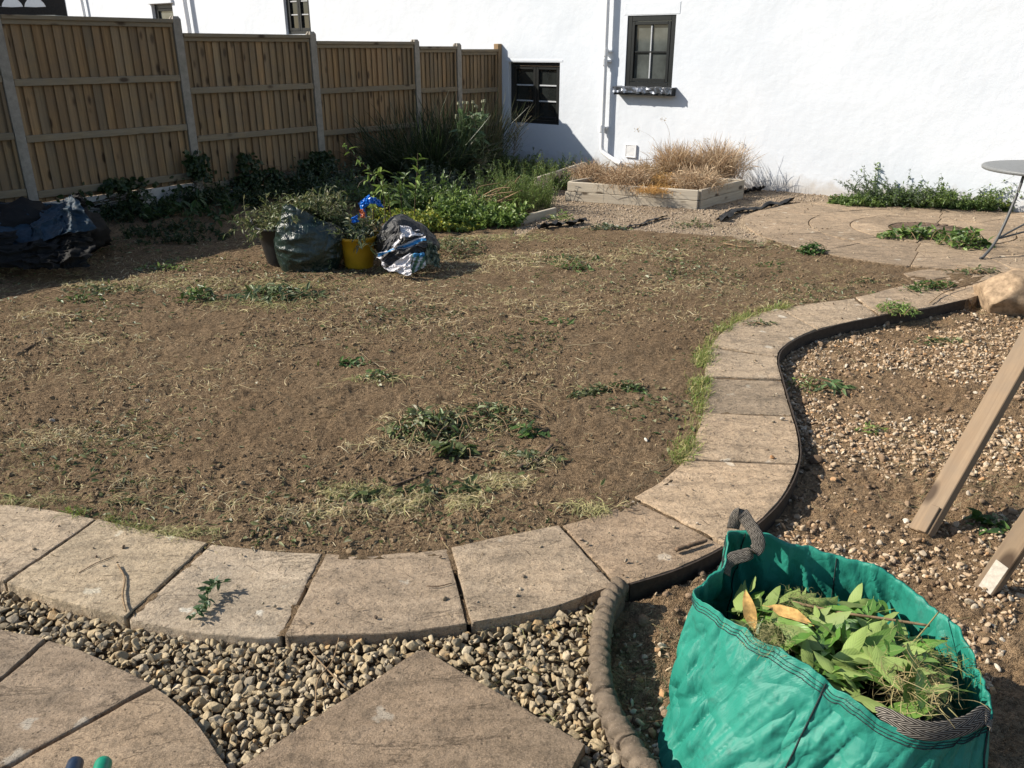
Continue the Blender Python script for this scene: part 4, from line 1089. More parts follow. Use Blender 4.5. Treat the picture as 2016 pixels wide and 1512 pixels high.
# ------------------------------------------------------------------ rope-topped edging, each piece a tile
rope = thing('rope_edging', tuple(ROPE[0] - [0, 0, .1]), 'weathered rope-topped edging curving between gravel and planting bed', 'edging')
sl = np.concatenate([[0], np.cumsum(np.linalg.norm(np.diff(ROPE, axis=0), axis=1))]); n_tile = 6
for k in range(n_tile):
    s0, s1 = sl[-1] * k / n_tile + .002, sl[-1] * (k + 1) / n_tile - .002
    m_, sd_ = 90, 22
    qs_ = np.linspace(s0, s1, m_); C_ = np.stack([np.interp(qs_, sl, ROPE[:, a_]) for a_ in range(3)], 1)
    tn = unit(np.gradient(C_, axis=0)); sn = unit(np.cross(tn, [0, 0, 1.0]))
    V = []
    for a_ in range(m_):
        for b_ in range(sd_):
            th = 2 * math.pi * b_ / sd_
            lobe = .5 + .5 * math.cos(2 * (th) - qs_[a_] * 2 * math.pi / .040)
            r_ = .0345 * (.76 + .25 * lobe ** .6) * (1 + .10 * mnoise.noise((qs_[a_] * 60, th * 2.5, k)))
            endt = min(1, (a_ + 1) / 3, (m_ - a_) / 3) ** .4
            V.append(C_[a_] + (sn[a_] * math.cos(th) + np.array([0, 0, 1.0]) * math.sin(th)) * r_ * endt)
    V = np.array(V); i = np.arange(m_ - 1)[:, None] * sd_; j = np.arange(sd_)[None]; j2 = (j + 1) % sd_
    tile = add('edging_tile', V, [np.stack([i + j, i + j2, i + sd_ + j2, i + sd_ + j], -1).reshape(-1, 4), np.arange(sd_)[None], ((m_ - 1) * sd_ + np.arange(sd_))[::-1][None]], M['rope_clay'], rope, True)
    B0 = np.concatenate([C_ + sn * .02 - [0, 0, .02], (C_ - sn * .02 - [0, 0, .02])[::-1], ]); B1 = B0 - [0, 0, .12]; nb_ = len(B0); i = np.arange(nb_); j = (i + 1) % nb_
    add('tile_wall', np.vstack([B0, B1]), np.stack([i, j, j + nb_, i + nb_], 1), M['rope_clay'], tile)

# ------------------------------------------------------------------ leaning wooden stakes, rock, table
def timber(name, a_, b_, wdir, w, th, label, group=None):
    a_, b_ = np.asarray(a_, float), np.asarray(b_, float); ax = unit(b_ - a_); L = np.linalg.norm(b_ - a_)
    wd = unit(np.asarray(wdir, float) - (np.asarray(wdir, float) @ ax) * ax); nn = np.cross(ax, wd)
    mb = MB(); mb.bbox(np.array([0, 0, L / 2]), [w / 2, 0, 0], [0, th / 2, 0], [0, 0, L / 2], .003)
    me = mesh_data(name, np.vstack(mb.V), [np.vstack(f) for f in mb.F.values()], M['stake_wood'], False, np.ones((24, 3)))
    o = link(name, me, None, tuple(a_)); o.rotation_euler = Matrix(np.stack([wd, nn, ax], 1).tolist()).to_euler()
    return tag(o, label, 'stake', group), wd, nn, ax
sb = P(1812, 1050, -.085, slope=False); st_ = P(2040, 652, .62, slope=False); st2 = sb + (st_ - sb) * 1.9
o, wd, nn, ax = timber('wooden_stake', sb, st2, (.55, -1.0, .1), .088, .045, 'longer weathered timber stake leaning out of the gravel bed at the right')
st_1 = o
mb = MB(); mb.bbox([.018, -.03, .06], [.018, 0, 0], [0, .0065, 0], [0, 0, .06], .002); V = np.vstack(mb.V)
me = mesh_data('splice', V, [np.vstack(f) for f in mb.F.values()], M['stake_wood'], False, np.ones((24, 3))); link('splice', me, o)
sb = P(1938, 1165, -.085, slope=False); st_ = P(2060, 985, .30, slope=False); st2 = sb + (st_ - sb) * 3.2
o2, wd, nn, ax = timber('wooden_stake', sb, st2, (.6, -1.0, .1), .07, .045, 'shorter timber stake with a plaster-smeared foot right of the green bag')
mb = MB(); mb.bbox([.006, -.0235, .075], [.024, 0, 0], [0, .0014, 0], [0, 0, .06], .001); V = np.vstack(mb.V)
me = mesh_data('plaster_smear', V, [np.vstack(f) for f in mb.F.values()], M['plaster_smear'], False); link('plaster_smear', me, o2)

V0, F0 = ICO[4]; V = V0.copy(); rr = np.random.default_rng(12)
for a_, h_ in [((-.75, -.3, .55), .52), ((0, -.9, .35), .55), ((.1, -.2, 1), .58), ((.8, -.4, .4), .6), ((-.9, .1, -.2), .66), ((0, 0, -1), .6), ((-.3, -.8, -.45), .62), ((.4, -.8, .5), .62), ((.2, .9, .3), .6), ((-.5, .4, .75), .62)]:
    a_ = np.array(a_) / np.linalg.norm(a_); V = V - np.maximum(V @ a_ - h_, 0)[:, None] * a_
V *= np.array([.34, .27, .25])
V += np.array([np.array(mnoise.noise_vector(Vector(v * 9))) * .012 + np.array(mnoise.noise_vector(Vector(v * 28))) * .006 for v in V])
rc = P(2022, 628, -.08); V += np.array([rc[0], rc[1] + .2, -.08 - (V[:, 2].min()) - .02])
o = add('stone_boulder', V, F0, M['dirty_stone'], None, True); tag(o, 'large rough buff stone sitting where the path meets the gravel bed', 'stone')

tc = np.array([4.84, 7.65, 0]); tc[2] = float(lie(tc[1])) + .012
table = thing('garden_table', tuple(tc), 'round grey metal garden table with curved legs on the circular paving', 'table')
prof = [(0, .735), (.50, .738), (.532, .733), (.54, .722), (.536, .706), (.525, .700), (.523, .716), (.3, .722), (0, .722)]
th = np.linspace(0, 2 * math.pi, 65)[:-1]
def lathe(prof, cen, seg=48, wob=None):
    th = np.linspace(0, 2 * math.pi, seg + 1)[:-1]
    V = np.array([[cen[0] + r_ * math.cos(t_) * (1 + (wob(t_, z_) if wob else 0)), cen[1] + r_ * math.sin(t_) * (1 + (wob(t_, z_) if wob else 0)), cen[2] + z_] for r_, z_ in prof for t_ in th])
    i = np.arange(len(prof) - 1)[:, None] * seg; j = np.arange(seg)[None]; j2 = (j + 1) % seg
    return V, np.stack([i + j, i + j2, i + seg + j2, i + seg + j], -1).reshape(-1, 4)[:, ::-1]
V, F = lathe(prof, tc, 64); add('table_top', V, F[:, ::-1], M['table_metal'], table, True)
foot0 = P(1928, 513); a0 = math.atan2(foot0[1] - tc[1], foot0[0] - tc[0]); fr_ = float(np.hypot(*(foot0 - tc)[:2]))
for k in range(3):
    a_ = a0 + (0, 1.65, 3.55)[k]; e = np.array([math.cos(a_), math.sin(a_), 0])
    pts = [tc + e * .42 + [0, 0, .71], tc + e * .46 + [0, 0, .55], tc + e * .56 + [0, 0, .30], tc + e * .67 + [0, 0, .12], tc + e * fr_ * .97 + [0, 0, .0]]
    V, F = tubes(resample(pts, 30), .0125, 10); leg = add('leg', V, F, M['leg_metal'], table, True)
    V, F = tubes(np.array([pts[-1] + [0, 0, -.002], pts[-1] + [0, 0, .02]]), .016, 10); add('foot', V, F, M['black_plastic'], leg, True)
    a2 = a0 + (1.65, 3.55, 6.283)[k]; e2 = np.array([math.cos(a2), math.sin(a2), 0])
    pa_, pb_ = tc + e * .645 + [0, 0, .16], tc + e2 * .645 + [0, 0, .16]
    mid2 = (pa_ + pb_) / 2 * .55 + (tc + [0, 0, .30]) * .45
    V, F = tubes(resample([pa_, mid2, pb_], 24), .009, 8); add('brace', V, F, M['leg_metal'], table, True)

# ------------------------------------------------------------------ tubs and bags on the lawn
def tub(name, cen, r0, r1, h, m, label, ph, nh=2):
    cen = np.array([*cen[:2], float(soil_z(cen[0], cen[1])) - .01])
    o = thing(name, tuple(cen), label, 'tub')
    wob = lambda t_, z_: .02 * math.sin(2 * t_ + ph) * (z_ / h)
    prof = [(0, 0), (r0 * .96, 0), (r0, .012), (r0 + (r1 - r0) * .5, h * .5), (r1, h - .025), (r1 + .012, h - .02), (r1 + .014, h), (r1 + .004, h + .004), (r1 - .006, h - .004), (r0 + (r1 - r0) * .55, h * .55), (r0 - .01, .012), (0, .01)]
    V, F = lathe(prof, cen, 40, wob); add('body', V, F[:, ::-1], m, o, True)
    for k in range(nh):
        a_ = ph + k * math.pi
        hp = []
        for s_ in np.linspace(-1, 1, 15):
            aa = a_ + s_ * .32; rr_ = r1 + .012 + .028 * math.cos(s_ * math.pi / 2)
            hp.append(cen + [math.cos(aa) * rr_, math.sin(aa) * rr_, h - .01 + .05 * math.cos(s_ * math.pi / 2)])
        V, F = tubes(np.array(hp), .011, 8); add('handle', V, F, m, o, True)
    return o, cen
yb = P(702, 528)
ytub, yc = tub('garden_tub', (yb[0], yb[1] + .12), .118, .163, .285, M['yellow_plastic'], 'yellow plastic tub of cuttings with a blue plastic scrap on top', .3)
kb = P(560, 522)
ktub, kc = tub('garden_tub', (kb[0] - .02, kb[1] + .16), .165, .225, .34, M['black_plastic'], 'black plastic tub of cuttings behind the dark green bag', .1)
kb2 = P(668, 512)
ktub2, kc2 = tub('garden_tub', (kb2[0] - .12, kb2[1] + .22), .15, .2, .27, M['black_plastic'], 'black tub in shade between the dark bag and the yellow tub', 1.2, 0)

def crumple(V, f, a_, seed):
    s = Vector((seed * 3.1, seed * 1.7, seed))
    out = []
    for v in V:
        p = Vector(v) * f + s
        r_ = (1 - abs(mnoise.noise(p))) ** 3 * .8 + mnoise.noise(p * .5) * .6 + (1 - abs(mnoise.noise(p * 2.3))) ** 3 * .35
        out.append(r_ * a_)
    return np.array(out)
gb = P(600, 536); gb[2] = float(soil_z(gb[0], gb[1])) - .005
gb[1] += .20
nu_, nv_ = 110, 60; V = []
for a_ in range(nu_):
    th_ = 2 * math.pi * a_ / nu_
    for b_ in range(nv_ + 1):
        v_ = b_ / nv_
        base = np.array([.238 * np.sign(math.cos(th_)) * abs(math.cos(th_)) ** .75, .17 * np.sign(math.sin(th_)) * abs(math.sin(th_)) ** .8])
        w_ = (1 - .04 * v_ - .20 * max(0, v_ - .7) / .3)
        top_h = .49 + .075 * math.exp(-((math.cos(th_) + .45) ** 2) * 5) - .10 * max(0, math.cos(th_))
        x_ = base[0] * w_ + .045 * v_ - .07 * max(0, v_ - .75) * 2; y_ = base[1] * w_ * (1 - .12 * v_ ** 3); z_ = v_ * top_h
        p = np.array([x_, y_, z_]); bulge = .03 * math.sin(math.pi * min(1, v_ * 1.1))
        V.append(p + np.array([base[0], base[1], 0]) * bulge / .2)
V = np.array(V); dsp = crumple(V * [1, 1, 2.2], 3.6, .026, 3) + crumple(V, 11, .006, 5) ; nrm = unit(V * [1, 1, .0]); V = V + nrm * dsp[:, None] * np.clip(V[:, 2:3] * 9, .15, 1)
UVb = np.array([[a_ / nu_, b_ / nv_] for a_ in range(nu_) for b_ in range(nv_ + 1)])
i = np.arange(nu_)[:, None]; j = np.arange(nv_)[None]; m_ = nv_ + 1
F = np.stack([i * m_ + j, ((i + 1) % nu_) * m_ + j, ((i + 1) % nu_) * m_ + j + 1, i * m_ + j + 1], -1).reshape(-1, 4)
dkb = thing('garden_bag', tuple(gb), 'shiny dark green woven bag slumped between the tubs', 'garden bag')
add('bag_body', V + gb, F, M['dark_bag_weave'], dkb, True, uv=UVb)

# torn compost sack: folded film over a lumpy dark inside
one = lambda u, v: (1, 1, 1)
def film(name, corners, m, parent, colf, amp=.02, n_=22, seed=1, sag=0.0, smooth=False):
    A_, B_, C_, D_ = (PY(*c_) for c_ in corners); V, col = [], []     # px, py, depth
    for a_ in range(n_):
        for b_ in range(n_):
            u_, v_ = a_ / (n_ - 1), b_ / (n_ - 1)
            p = (A_ * (1 - u_) + B_ * u_) * (1 - v_) + (D_ * (1 - u_) + C_ * u_) * v_
            sz_ = np.linalg.norm(B_ - A_) + np.linalg.norm(D_ - A_)
            w_ = (1 - abs(mnoise.noise((u_ * 2.6, v_ * 2.6, seed * 3.7)))) ** 6 * amp + (1 - abs(mnoise.noise((u_ * 6, v_ * 6, seed * 1.9)))) ** 6 * amp * .4 + sag * math.sin(math.pi * u_) * math.sin(math.pi * v_)
            ed = mnoise.noise((u_ * 5, v_ * 5, seed + .5)) * amp * .7
            V.append(p + np.array([ed, -w_, w_ * .35 + ed * .6])); col.append(colf(u_ + ed * 4, v_ + ed * 4))
    b_ = (np.arange(n_ - 1)[:, None] * n_ + np.arange(n_ - 1)[None]).reshape(-1)
    return add(name, np.array(V), np.stack([b_, b_ + n_, b_ + n_ + 1, b_ + 1], 1), m, parent, smooth, np.array(col))
cb = P(800, 530); cb[2] = float(soil_z(cb[0], cb[1])); cb[1] += .16
V0, F0 = ICO[4]; V = V0 * np.array([.25, .16, .15]); V[:, 2] += .07 * np.exp(-((V[:, 0] + .06) / .10) ** 2) * (V[:, 2] > 0)
V = V + unit(V) * (crumple(V, 6, .03, 9) + crumple(V, 17, .014, 4))[:, None]; V[:, 2] -= V[:, 2].min()
sack = thing('compost_sack', tuple(cb), 'crumpled white, black and blue plastic compost sack right of the yellow tub', 'sack')
BLK, WHT, BLU, GRN = (.014, .013, .013), (.55, .53, .54), (.02, .2, .42), (.05, .12, .06)
add('sack_body', V + cb, F0, M['sack'], sack, False, np.full((len(V), 3), .012))
film('sack_film', [(742, 505, 6.72), (783, 441, 6.86), (800, 470, 6.70), (760, 512, 6.62)], M['sack'], sack, lambda u, v: WHT if .62 < v < .80 and u > .5 else (WHT if u < .05 else BLK), .025, 24, 1)
film('sack_film', [(781, 443, 6.86), (826, 452, 6.95), (842, 470, 6.86), (786, 474, 6.70)], M['sack'], sack, lambda u, v: WHT if u > .14 and v < .75 and u + v * .3 < 1.15 else BLK, .03, 24, 2)
film('sack_film', [(742, 500, 6.66), (840, 463, 6.80), (842, 512, 6.70), (757, 530, 6.60)], M['sack'], sack, lambda u, v: BLU if .05 < v < .17 + .05 * math.sin(u * 9) else (WHT if v < .05 or u < .05 or .17 < v < .21 else BLK), .035, 30, 3, .05)
film('sack_flap', [(757, 531, 6.56), (806, 499, 6.60), (810, 503, 6.58), (808, 543, 6.50)], M['sack'], sack, lambda u, v: WHT, .03, 20, 4)
film('sack_flap', [(807, 500, 6.61), (835, 498, 6.68), (842, 524, 6.62), (808, 540, 6.53)], M['sack'], sack, lambda u, v: BLU if v < .22 and u > .3 else (WHT if (u * 3 + v * 2) % 1.3 < .45 else GRN), .03, 20, 5)
film('sack_film', [(836, 466, 6.82), (862, 488, 6.88), (868, 528, 6.74), (838, 520, 6.66)], M['sack'], sack, lambda u, v: (.03, .045, .02) if (u * 4 + v * 3) % 1.1 > .25 else (.12, .15, .1), .03, 20, 6)

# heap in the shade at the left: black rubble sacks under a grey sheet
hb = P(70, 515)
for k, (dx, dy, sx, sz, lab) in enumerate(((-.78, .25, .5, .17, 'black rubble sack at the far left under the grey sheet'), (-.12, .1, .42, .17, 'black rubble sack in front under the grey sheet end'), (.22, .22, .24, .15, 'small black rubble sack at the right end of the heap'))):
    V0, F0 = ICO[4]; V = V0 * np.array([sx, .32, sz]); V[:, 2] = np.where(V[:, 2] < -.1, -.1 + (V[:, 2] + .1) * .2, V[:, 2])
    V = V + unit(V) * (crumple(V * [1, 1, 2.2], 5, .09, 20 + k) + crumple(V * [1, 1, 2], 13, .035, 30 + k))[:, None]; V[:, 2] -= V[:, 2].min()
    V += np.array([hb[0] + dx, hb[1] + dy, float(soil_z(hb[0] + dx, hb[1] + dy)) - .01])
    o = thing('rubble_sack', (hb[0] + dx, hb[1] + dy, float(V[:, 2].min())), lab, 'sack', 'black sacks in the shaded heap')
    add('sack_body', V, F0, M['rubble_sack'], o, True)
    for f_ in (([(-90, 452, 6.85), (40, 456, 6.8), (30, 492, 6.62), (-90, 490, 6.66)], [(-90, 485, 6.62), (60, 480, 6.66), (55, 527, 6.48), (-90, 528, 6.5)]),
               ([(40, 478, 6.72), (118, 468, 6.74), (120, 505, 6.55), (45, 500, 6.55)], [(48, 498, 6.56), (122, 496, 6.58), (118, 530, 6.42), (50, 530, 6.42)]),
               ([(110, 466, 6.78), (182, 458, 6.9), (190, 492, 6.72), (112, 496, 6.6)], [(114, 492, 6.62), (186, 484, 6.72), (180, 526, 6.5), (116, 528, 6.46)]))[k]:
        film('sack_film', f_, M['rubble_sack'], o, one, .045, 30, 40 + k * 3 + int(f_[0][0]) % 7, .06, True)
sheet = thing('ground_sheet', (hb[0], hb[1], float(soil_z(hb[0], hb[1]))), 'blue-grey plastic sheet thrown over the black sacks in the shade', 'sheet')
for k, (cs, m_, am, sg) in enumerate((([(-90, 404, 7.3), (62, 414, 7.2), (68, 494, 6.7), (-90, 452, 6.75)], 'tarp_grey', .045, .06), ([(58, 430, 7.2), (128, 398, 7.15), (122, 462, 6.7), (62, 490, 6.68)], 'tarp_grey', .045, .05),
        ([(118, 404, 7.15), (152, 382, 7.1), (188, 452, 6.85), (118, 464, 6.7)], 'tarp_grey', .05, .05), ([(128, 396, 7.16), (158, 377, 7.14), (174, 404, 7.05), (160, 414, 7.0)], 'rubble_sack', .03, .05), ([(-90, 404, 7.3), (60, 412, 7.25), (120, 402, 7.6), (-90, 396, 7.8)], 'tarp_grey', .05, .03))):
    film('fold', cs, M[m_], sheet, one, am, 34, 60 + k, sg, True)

# torn membrane strips
def strip(name, px, w, label, lift=.02, seed=1):
    pts = np.array([gp(*p, .012) for p in px]); C_ = resample(pts, 60); tn = unit(np.gradient(C_, axis=0)); sn = unit(np.cross(tn, [0, 0, 1.0])); V = []
    for a_ in range(60):
        for b_ in range(8):
            s_ = b_ / 7 - .5; p = C_[a_] + sn[a_] * w * s_ * (1 + .4 * mnoise.noise((a_ * .15, seed, 0)))
            p[2] = float(soil_z(p[0], p[1])) + .008 + lift * max(0, mnoise.noise((a_ * .12, s_ * 3, seed)) + .35 + (.5 if b_ > 4 else 0)); V.append(p)
    b_ = (np.arange(59)[:, None] * 8 + np.arange(7)[None]).reshape(-1)
    return tag(add(name, np.array(V), np.stack([b_, b_ + 1, b_ + 9, b_ + 8], 1), M['black_membrane'], None, True), label, 'membrane')
strip('weed_membrane', [(1418, 432), (1445, 418), (1490, 412), (1528, 404), (1556, 396)], .12, 'rumpled black membrane strip right of the timber planter', .05, 2)
strip('weed_membrane', [(1232, 447), (1262, 439), (1292, 430), (1312, 424)], .06, 'thin black membrane strip in the gravel below the planter', .02, 4)
strip('weed_membrane', [(1058, 453), (1090, 446), (1120, 440), (1150, 436)], .14, 'black membrane scrap in front of the low edging board', .05, 6)
strip('weed_membrane', [(1464, 379), (1482, 377), (1500, 374)], .1, 'black membrane tuft at the back corner of the planter', .06, 8)
# bottle tops at the bottom edge
def capped(name, c0, c1, r_, m, label, rounded, body_m):
    o = thing(name, tuple(c0), label, 'bottle'); ax = unit(np.asarray(c1) - np.asarray(c0)); L = np.linalg.norm(np.asarray(c1) - np.asarray(c0))
    x_ = unit(np.cross(ax, [0, 1, .1])); y_ = np.cross(ax, x_); sg = 28
    def rev(prof, nm, mm):
        V = np.array([np.asarray(c0) + ax * h_ + (x_ * math.cos(t_) + y_ * math.sin(t_)) * r2 for r2, h_ in prof for t_ in np.linspace(0, 2 * math.pi, sg + 1)[:-1]])
        i = np.arange(len(prof) - 1)[:, None] * sg; j = np.arange(sg)[None]; j2 = (j + 1) % sg
        add(nm, V, np.stack([i + j, i + j2, i + sg + j2, i + sg + j], -1).reshape(-1, 4), M[mm], o, True)
    rev([(r_ * .1, 0), (r_ * 1.1, .004), (r_ * 1.15, .02), (r_ * 1.15, L - .075), (r_ * .95, L - .055)], 'bottle_body', body_m)
    cp = [(r_, L - .054), (r_, L - .02)] + ([(r_ * math.cos(a_), L - .02 + .02 * math.sin(a_)) for a_ in np.linspace(.15, 1.55, 7)] if rounded else [(r_ * .98, L - .004), (r_ * .9, L), (0.0005, L)])
    rev(cp, 'bottle_cap', m)
b0 = q(205, 1540, .03); capped('spray_bottle', b0 + [.02, -.16, .0], q(207, 1492, .05), .021, 'green_cap_plastic', 'green domed bottle top at the bottom edge of the picture', True, 'cloudy_plastic')
capped('drinks_bottle', q(130, 1560, .03) + [.03, -.14, 0], q(150, 1499, .035), .02, 'navy_cap_plastic', 'dark navy bottle top beside the green one', False, 'navy_cap_plastic')
# ------------------------------------------------------------------ plants
def plant(name, label, cat, base, paths, r, cols, leafL, leafW, per, t0=.25, droop=.4, spread=.8, stemcol=(.12, .14, .05), group=None, fold=.25, w=None, up=.6, stem_mat='leaf'):
    """stems with leaves along them: thing > stem, foliage"""
    o = thing(name, tuple(base), label, cat, group)
    n, k, _ = paths.shape
    rr = np.linspace(1, .45, k)[None] * np.broadcast_to(r, n)[:, None]
    for a_, b_ in ([(0, n)] if n > 16 else [(q_, q_ + 1) for q_ in range(n)]):
        V, F = tubes(paths[a_:b_], rr[a_:b_], 4, caps=False)
        so = add('stem', V, F, M[stem_mat], o, True, rep(mixcol(b_ - a_, [stemcol], .25), k * 4))
        if b_ - a_ > 1: so['kind'] = 'stuff'
    if per:
        m = n * per; si = np.repeat(np.arange(n), per); tt = R.uniform(t0, 1, m) * (k - 1.001)
        i = tt.astype(int); fr = (tt - i)[:, None]
        pos = paths[si, i] * (1 - fr) + paths[si, i + 1] * fr; tan = unit(paths[si, i + 1] - paths[si, i])
        d = unit(tan * (1 - spread) + sphere_dirs(m) * spread + np.array([0, 0, .15]))
        L_ = R.uniform(.55, 1.1, m) * leafL * (1 - .35 * (tt / k)); 
        V, F = leaves(pos, d, sphere_dirs(m) * (1 - up) + np.array([0, 0, 1.0]) * up, L_, L_ / leafL * leafW, fold, R.uniform(.2, 1, m) * droop)
        add('foliage', V, F, M['leaf'], o, False, rep(mixcol(m, cols, .25, w), 8))
    return o
def ground_pts(n, cx, cy, rx, ry, pw=.5):
    a = R.uniform(0, 6.283, n); rr = R.uniform(0, 1, n) ** pw
    x, y = cx + rx * rr * np.cos(a), cy + ry * rr * np.sin(a)
    return np.stack([x, y, soil_z(x, y)], 1)
def clump(name, label, cat, c, rx, ry, h, n, per, leafL, leafW, cols, lean=.5, group=None, droop=.4, stemr=.003, w=None, out=.6, t0=.2, stemcol=(.12, .14, .05), spread=.8, up=.6):
    p0 = ground_pts(n, c[0], c[1], rx, ry)
    rad = (p0 - np.array([c[0], c[1], 0])) / np.array([rx, ry, 1]); rad[:, 2] = 0
    d = unit(np.array([0, 0, 1.0]) + rad * out + R.normal(size=(n, 3)) * lean * [1, 1, .3])
    hn = np.clip(.75 + 1.6 * fbm(p0[:, 0] * 4.5, p0[:, 1] * 4.5, int(abs(c[0]) * 100) % 97, 2), .3, 1.3)
    pt = arcs(p0, d, h * hn * R.uniform(.35, 1.15, n), 6, R.uniform(0, .35, n), .07)
    return plant(name, label, cat, (c[0], c[1], float(soil_z(c[0], c[1]))), pt, stemr, cols, leafL, leafW, per, t0, droop, spread, stemcol, group, w=w, up=up)
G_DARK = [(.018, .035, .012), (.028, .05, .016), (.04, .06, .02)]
G_MID = [(.075, .125, .03), (.11, .17, .042), (.05, .09, .022)]
G_LIGHT = [(.17, .25, .055), (.23, .31, .08), (.11, .18, .04)]
G_YEL = [(.30, .33, .055), (.42, .38, .055), (.2, .27, .05), (.14, .22, .045)]
G_GREY = [(.10, .125, .09), (.07, .1, .065), (.14, .16, .12)]
def fence_pt(s, n, z=None):
    p = fpt(s, 0, n); p[2] = float(soil_z(p[0], p[1])) if z is None else z; return p

# big dark grassy shrub against the fence
c = fence_pt(1.62 * FL - .05, .75)
n = 1900; p0 = ground_pts(n, c[0], c[1], .55, .45)
rad = (p0 - c) / .55; rad[:, 2] = 0
d = unit(np.array([0, 0, 1.0]) + rad * .8 + R.normal(size=(n, 3)) * .26)
pt = arcs(p0, d, R.uniform(.6, 1.5, n) * (1 - .2 * np.hypot(rad[:, 0], rad[:, 1])), 7, R.uniform(.05, .6, n), .09)
V, F = ribbons(pt, R.uniform(.006, .013, n), sphere_dirs(n) * [1, 1, .2])
tag(add('ornamental_grass', V, F, M['leaf'], None, False, rep(mixcol(n, [(.02, .036, .014), (.035, .052, .02), (.015, .026, .01), (.09, .085, .045)], .3, [.4, .3, .22, .08]), 14), origin=c), 'tall dark grassy shrub standing against the fence', 'shrub')
c = fence_pt(2.2 * FL, .7)
n = 700; p0 = ground_pts(n, c[0], c[1], .35, .3); rad = (p0 - c) / .4; rad[:, 2] = 0
d = unit(np.array([0, 0, 1.0]) + rad * .6 + R.normal(size=(n, 3)) * .15)
pt = arcs(p0, d, R.uniform(.7, 1.35, n), 7, R.uniform(.0, .3, n), .06)
V, F = ribbons(pt, R.uniform(.005, .010, n), sphere_dirs(n) * [1, 1, .2])
tag(add('ornamental_grass', V, F, M['leaf'], None, False, rep(mixcol(n, [(.05, .06, .028), (.10, .09, .05), (.03, .045, .016)], .3), 14), origin=c), 'sparser brownish grass between the dark shrub and the poppy heads', 'grass plant')

# opium poppies gone to seed
pc = PY(918, 330, 11.9); pc[2] = float(soil_z(pc[0], pc[1]))
pop = thing('poppy_plant', tuple(pc), 'poppy plant with grey-green leaves and pale round seed heads', 'plant')
n = 16; p0 = pc + R.normal(size=(n, 3)) * [.10, .10, 0]
top = np.array([PY(x_, y_, 11.7 + R.uniform(-.15, .15)) for x_, y_ in zip(R.uniform(898, 954, n), R.uniform(200, 238, n))])
t_ = np.linspace(0, 1, 8)[None, :, None]; pt = p0[:, None] * (1 - t_) + top[:, None] * t_ + np.sin(t_ * math.pi) * R.normal(size=(n, 1, 3)) * [.05, .05, 0]
V, F = tubes(pt, .006, 5, caps=False); add('stem', V, F, M['leaf'], pop, True, rep(mixcol(n, [(.16, .2, .10)], .2), 40))
for k in range(n):
    e = pt[k, -1]; dd = unit(pt[k, -1] - pt[k, -2])
    V, F = lathe([(0, 0), (.010, .003), (.019, .016), (.020, .026), (.014, .036), (.010, .038), (.021, .041), (.019, .046), (0, .044)], e, 12)
    add('seed_head', V, F[:, ::-1], M['dry'], pop, True, np.full((len(V), 3), (.33, .33, .23)) * R.uniform(.8, 1.1))
m = 260; tt = R.uniform(.25, .9, m); si = R.integers(n, size=m); pos = p0[si] * (1 - tt[:, None]) + top[si] * tt[:, None]
V, F = leaves(pos, unit(sphere_dirs(m) * .8 + [0, 0, .5]), sphere_dirs(m) * .4 + [0, 0, .6], R.uniform(.08, .16, m), R.uniform(.04, .075, m), .3, .5)
add('foliage', V, F, M['leaf'], pop, False, rep(mixcol(m, [(.10, .15, .075), (.14, .19, .10), (.07, .12, .05)], .2), 8))
m = 120; tt = R.uniform(.02, .4, m); pos = p0[R.integers(n, size=m)] + np.stack([R.normal(0, .08, m), R.normal(0, .08, m), tt], 1)
V, F = leaves(pos, unit(sphere_dirs(m) + [0, 0, -.5]), sphere_dirs(m), R.uniform(.1, .2, m), R.uniform(.05, .09, m), .4, .7)
add('withered_leaf', V, F, M['dry'], pop, False, rep(mixcol(m, [(.22, .18, .12), (.16, .14, .09), (.12, .13, .08)], .2), 8))

# the sunlit weedy bed: each kind its own clump
def at(px, py, y=None): 
    q_ = P(px, py); q_[2] = float(soil_z(q_[0], q_[1])); return q_
B = [
 ('weed_clump', 'bright upright feathery weeds at the right end of the bed by the edging', (1040, 408), .30, .28, .62, 260, 26, .05, .008, G_LIGHT, .14, .3),
 ('weed_clump', 'tall mixed weeds behind the brown stems under the low window', (1010, 392), .45, .35, .55, 170, 22, .06, .014, G_MID, .2, .3),
 ('weed_clump', 'low yellow-green creeping plant in the middle of the bed edge', (858, 447), .45, .28, .18, 260, 14, .05, .042, G_YEL, .5, .5),
 ('weed_clump', 'pale yellow ground cover behind the compost sack', (800, 432), .40, .28, .22, 220, 14, .055, .045, G_YEL, .5, .5),
 ('weed_clump', 'broad-leaved green weeds at the front right corner of the bed', (950, 440), .42, .25, .34, 200, 14, .08, .05, G_LIGHT, .35, .5),
 ('weed_clump', 'mid green leafy weeds in front of the grassy shrub', (810, 412), .5, .3, .46, 150, 18, .09, .035, G_MID, .35, .5),
 ('weed_clump', 'leafy green weeds in the centre of the sunlit bed', (890, 412), .5, .35, .36, 190, 16, .06, .03, G_MID + G_LIGHT, .35, .5),
 ('weed_clump', 'grey-leaved sage-like plant in front of the poppies', (868, 380), .4, .3, .38, 150, 20, .075, .024, G_GREY, .4, .6),
 ('weed_clump', 'green weeds along the foot of the house wall', (1090, 347), .6, .25, .34, 230, 16, .06, .02, G_MID + G_LIGHT, .25, .3),
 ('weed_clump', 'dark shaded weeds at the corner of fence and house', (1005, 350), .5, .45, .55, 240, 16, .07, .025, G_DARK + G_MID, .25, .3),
 ('weed_clump', 'leafy weeds behind the two-board edging', (1060, 368), .4, .25, .40, 220, 20, .06, .016, G_MID + G_LIGHT, .22, .3),
]
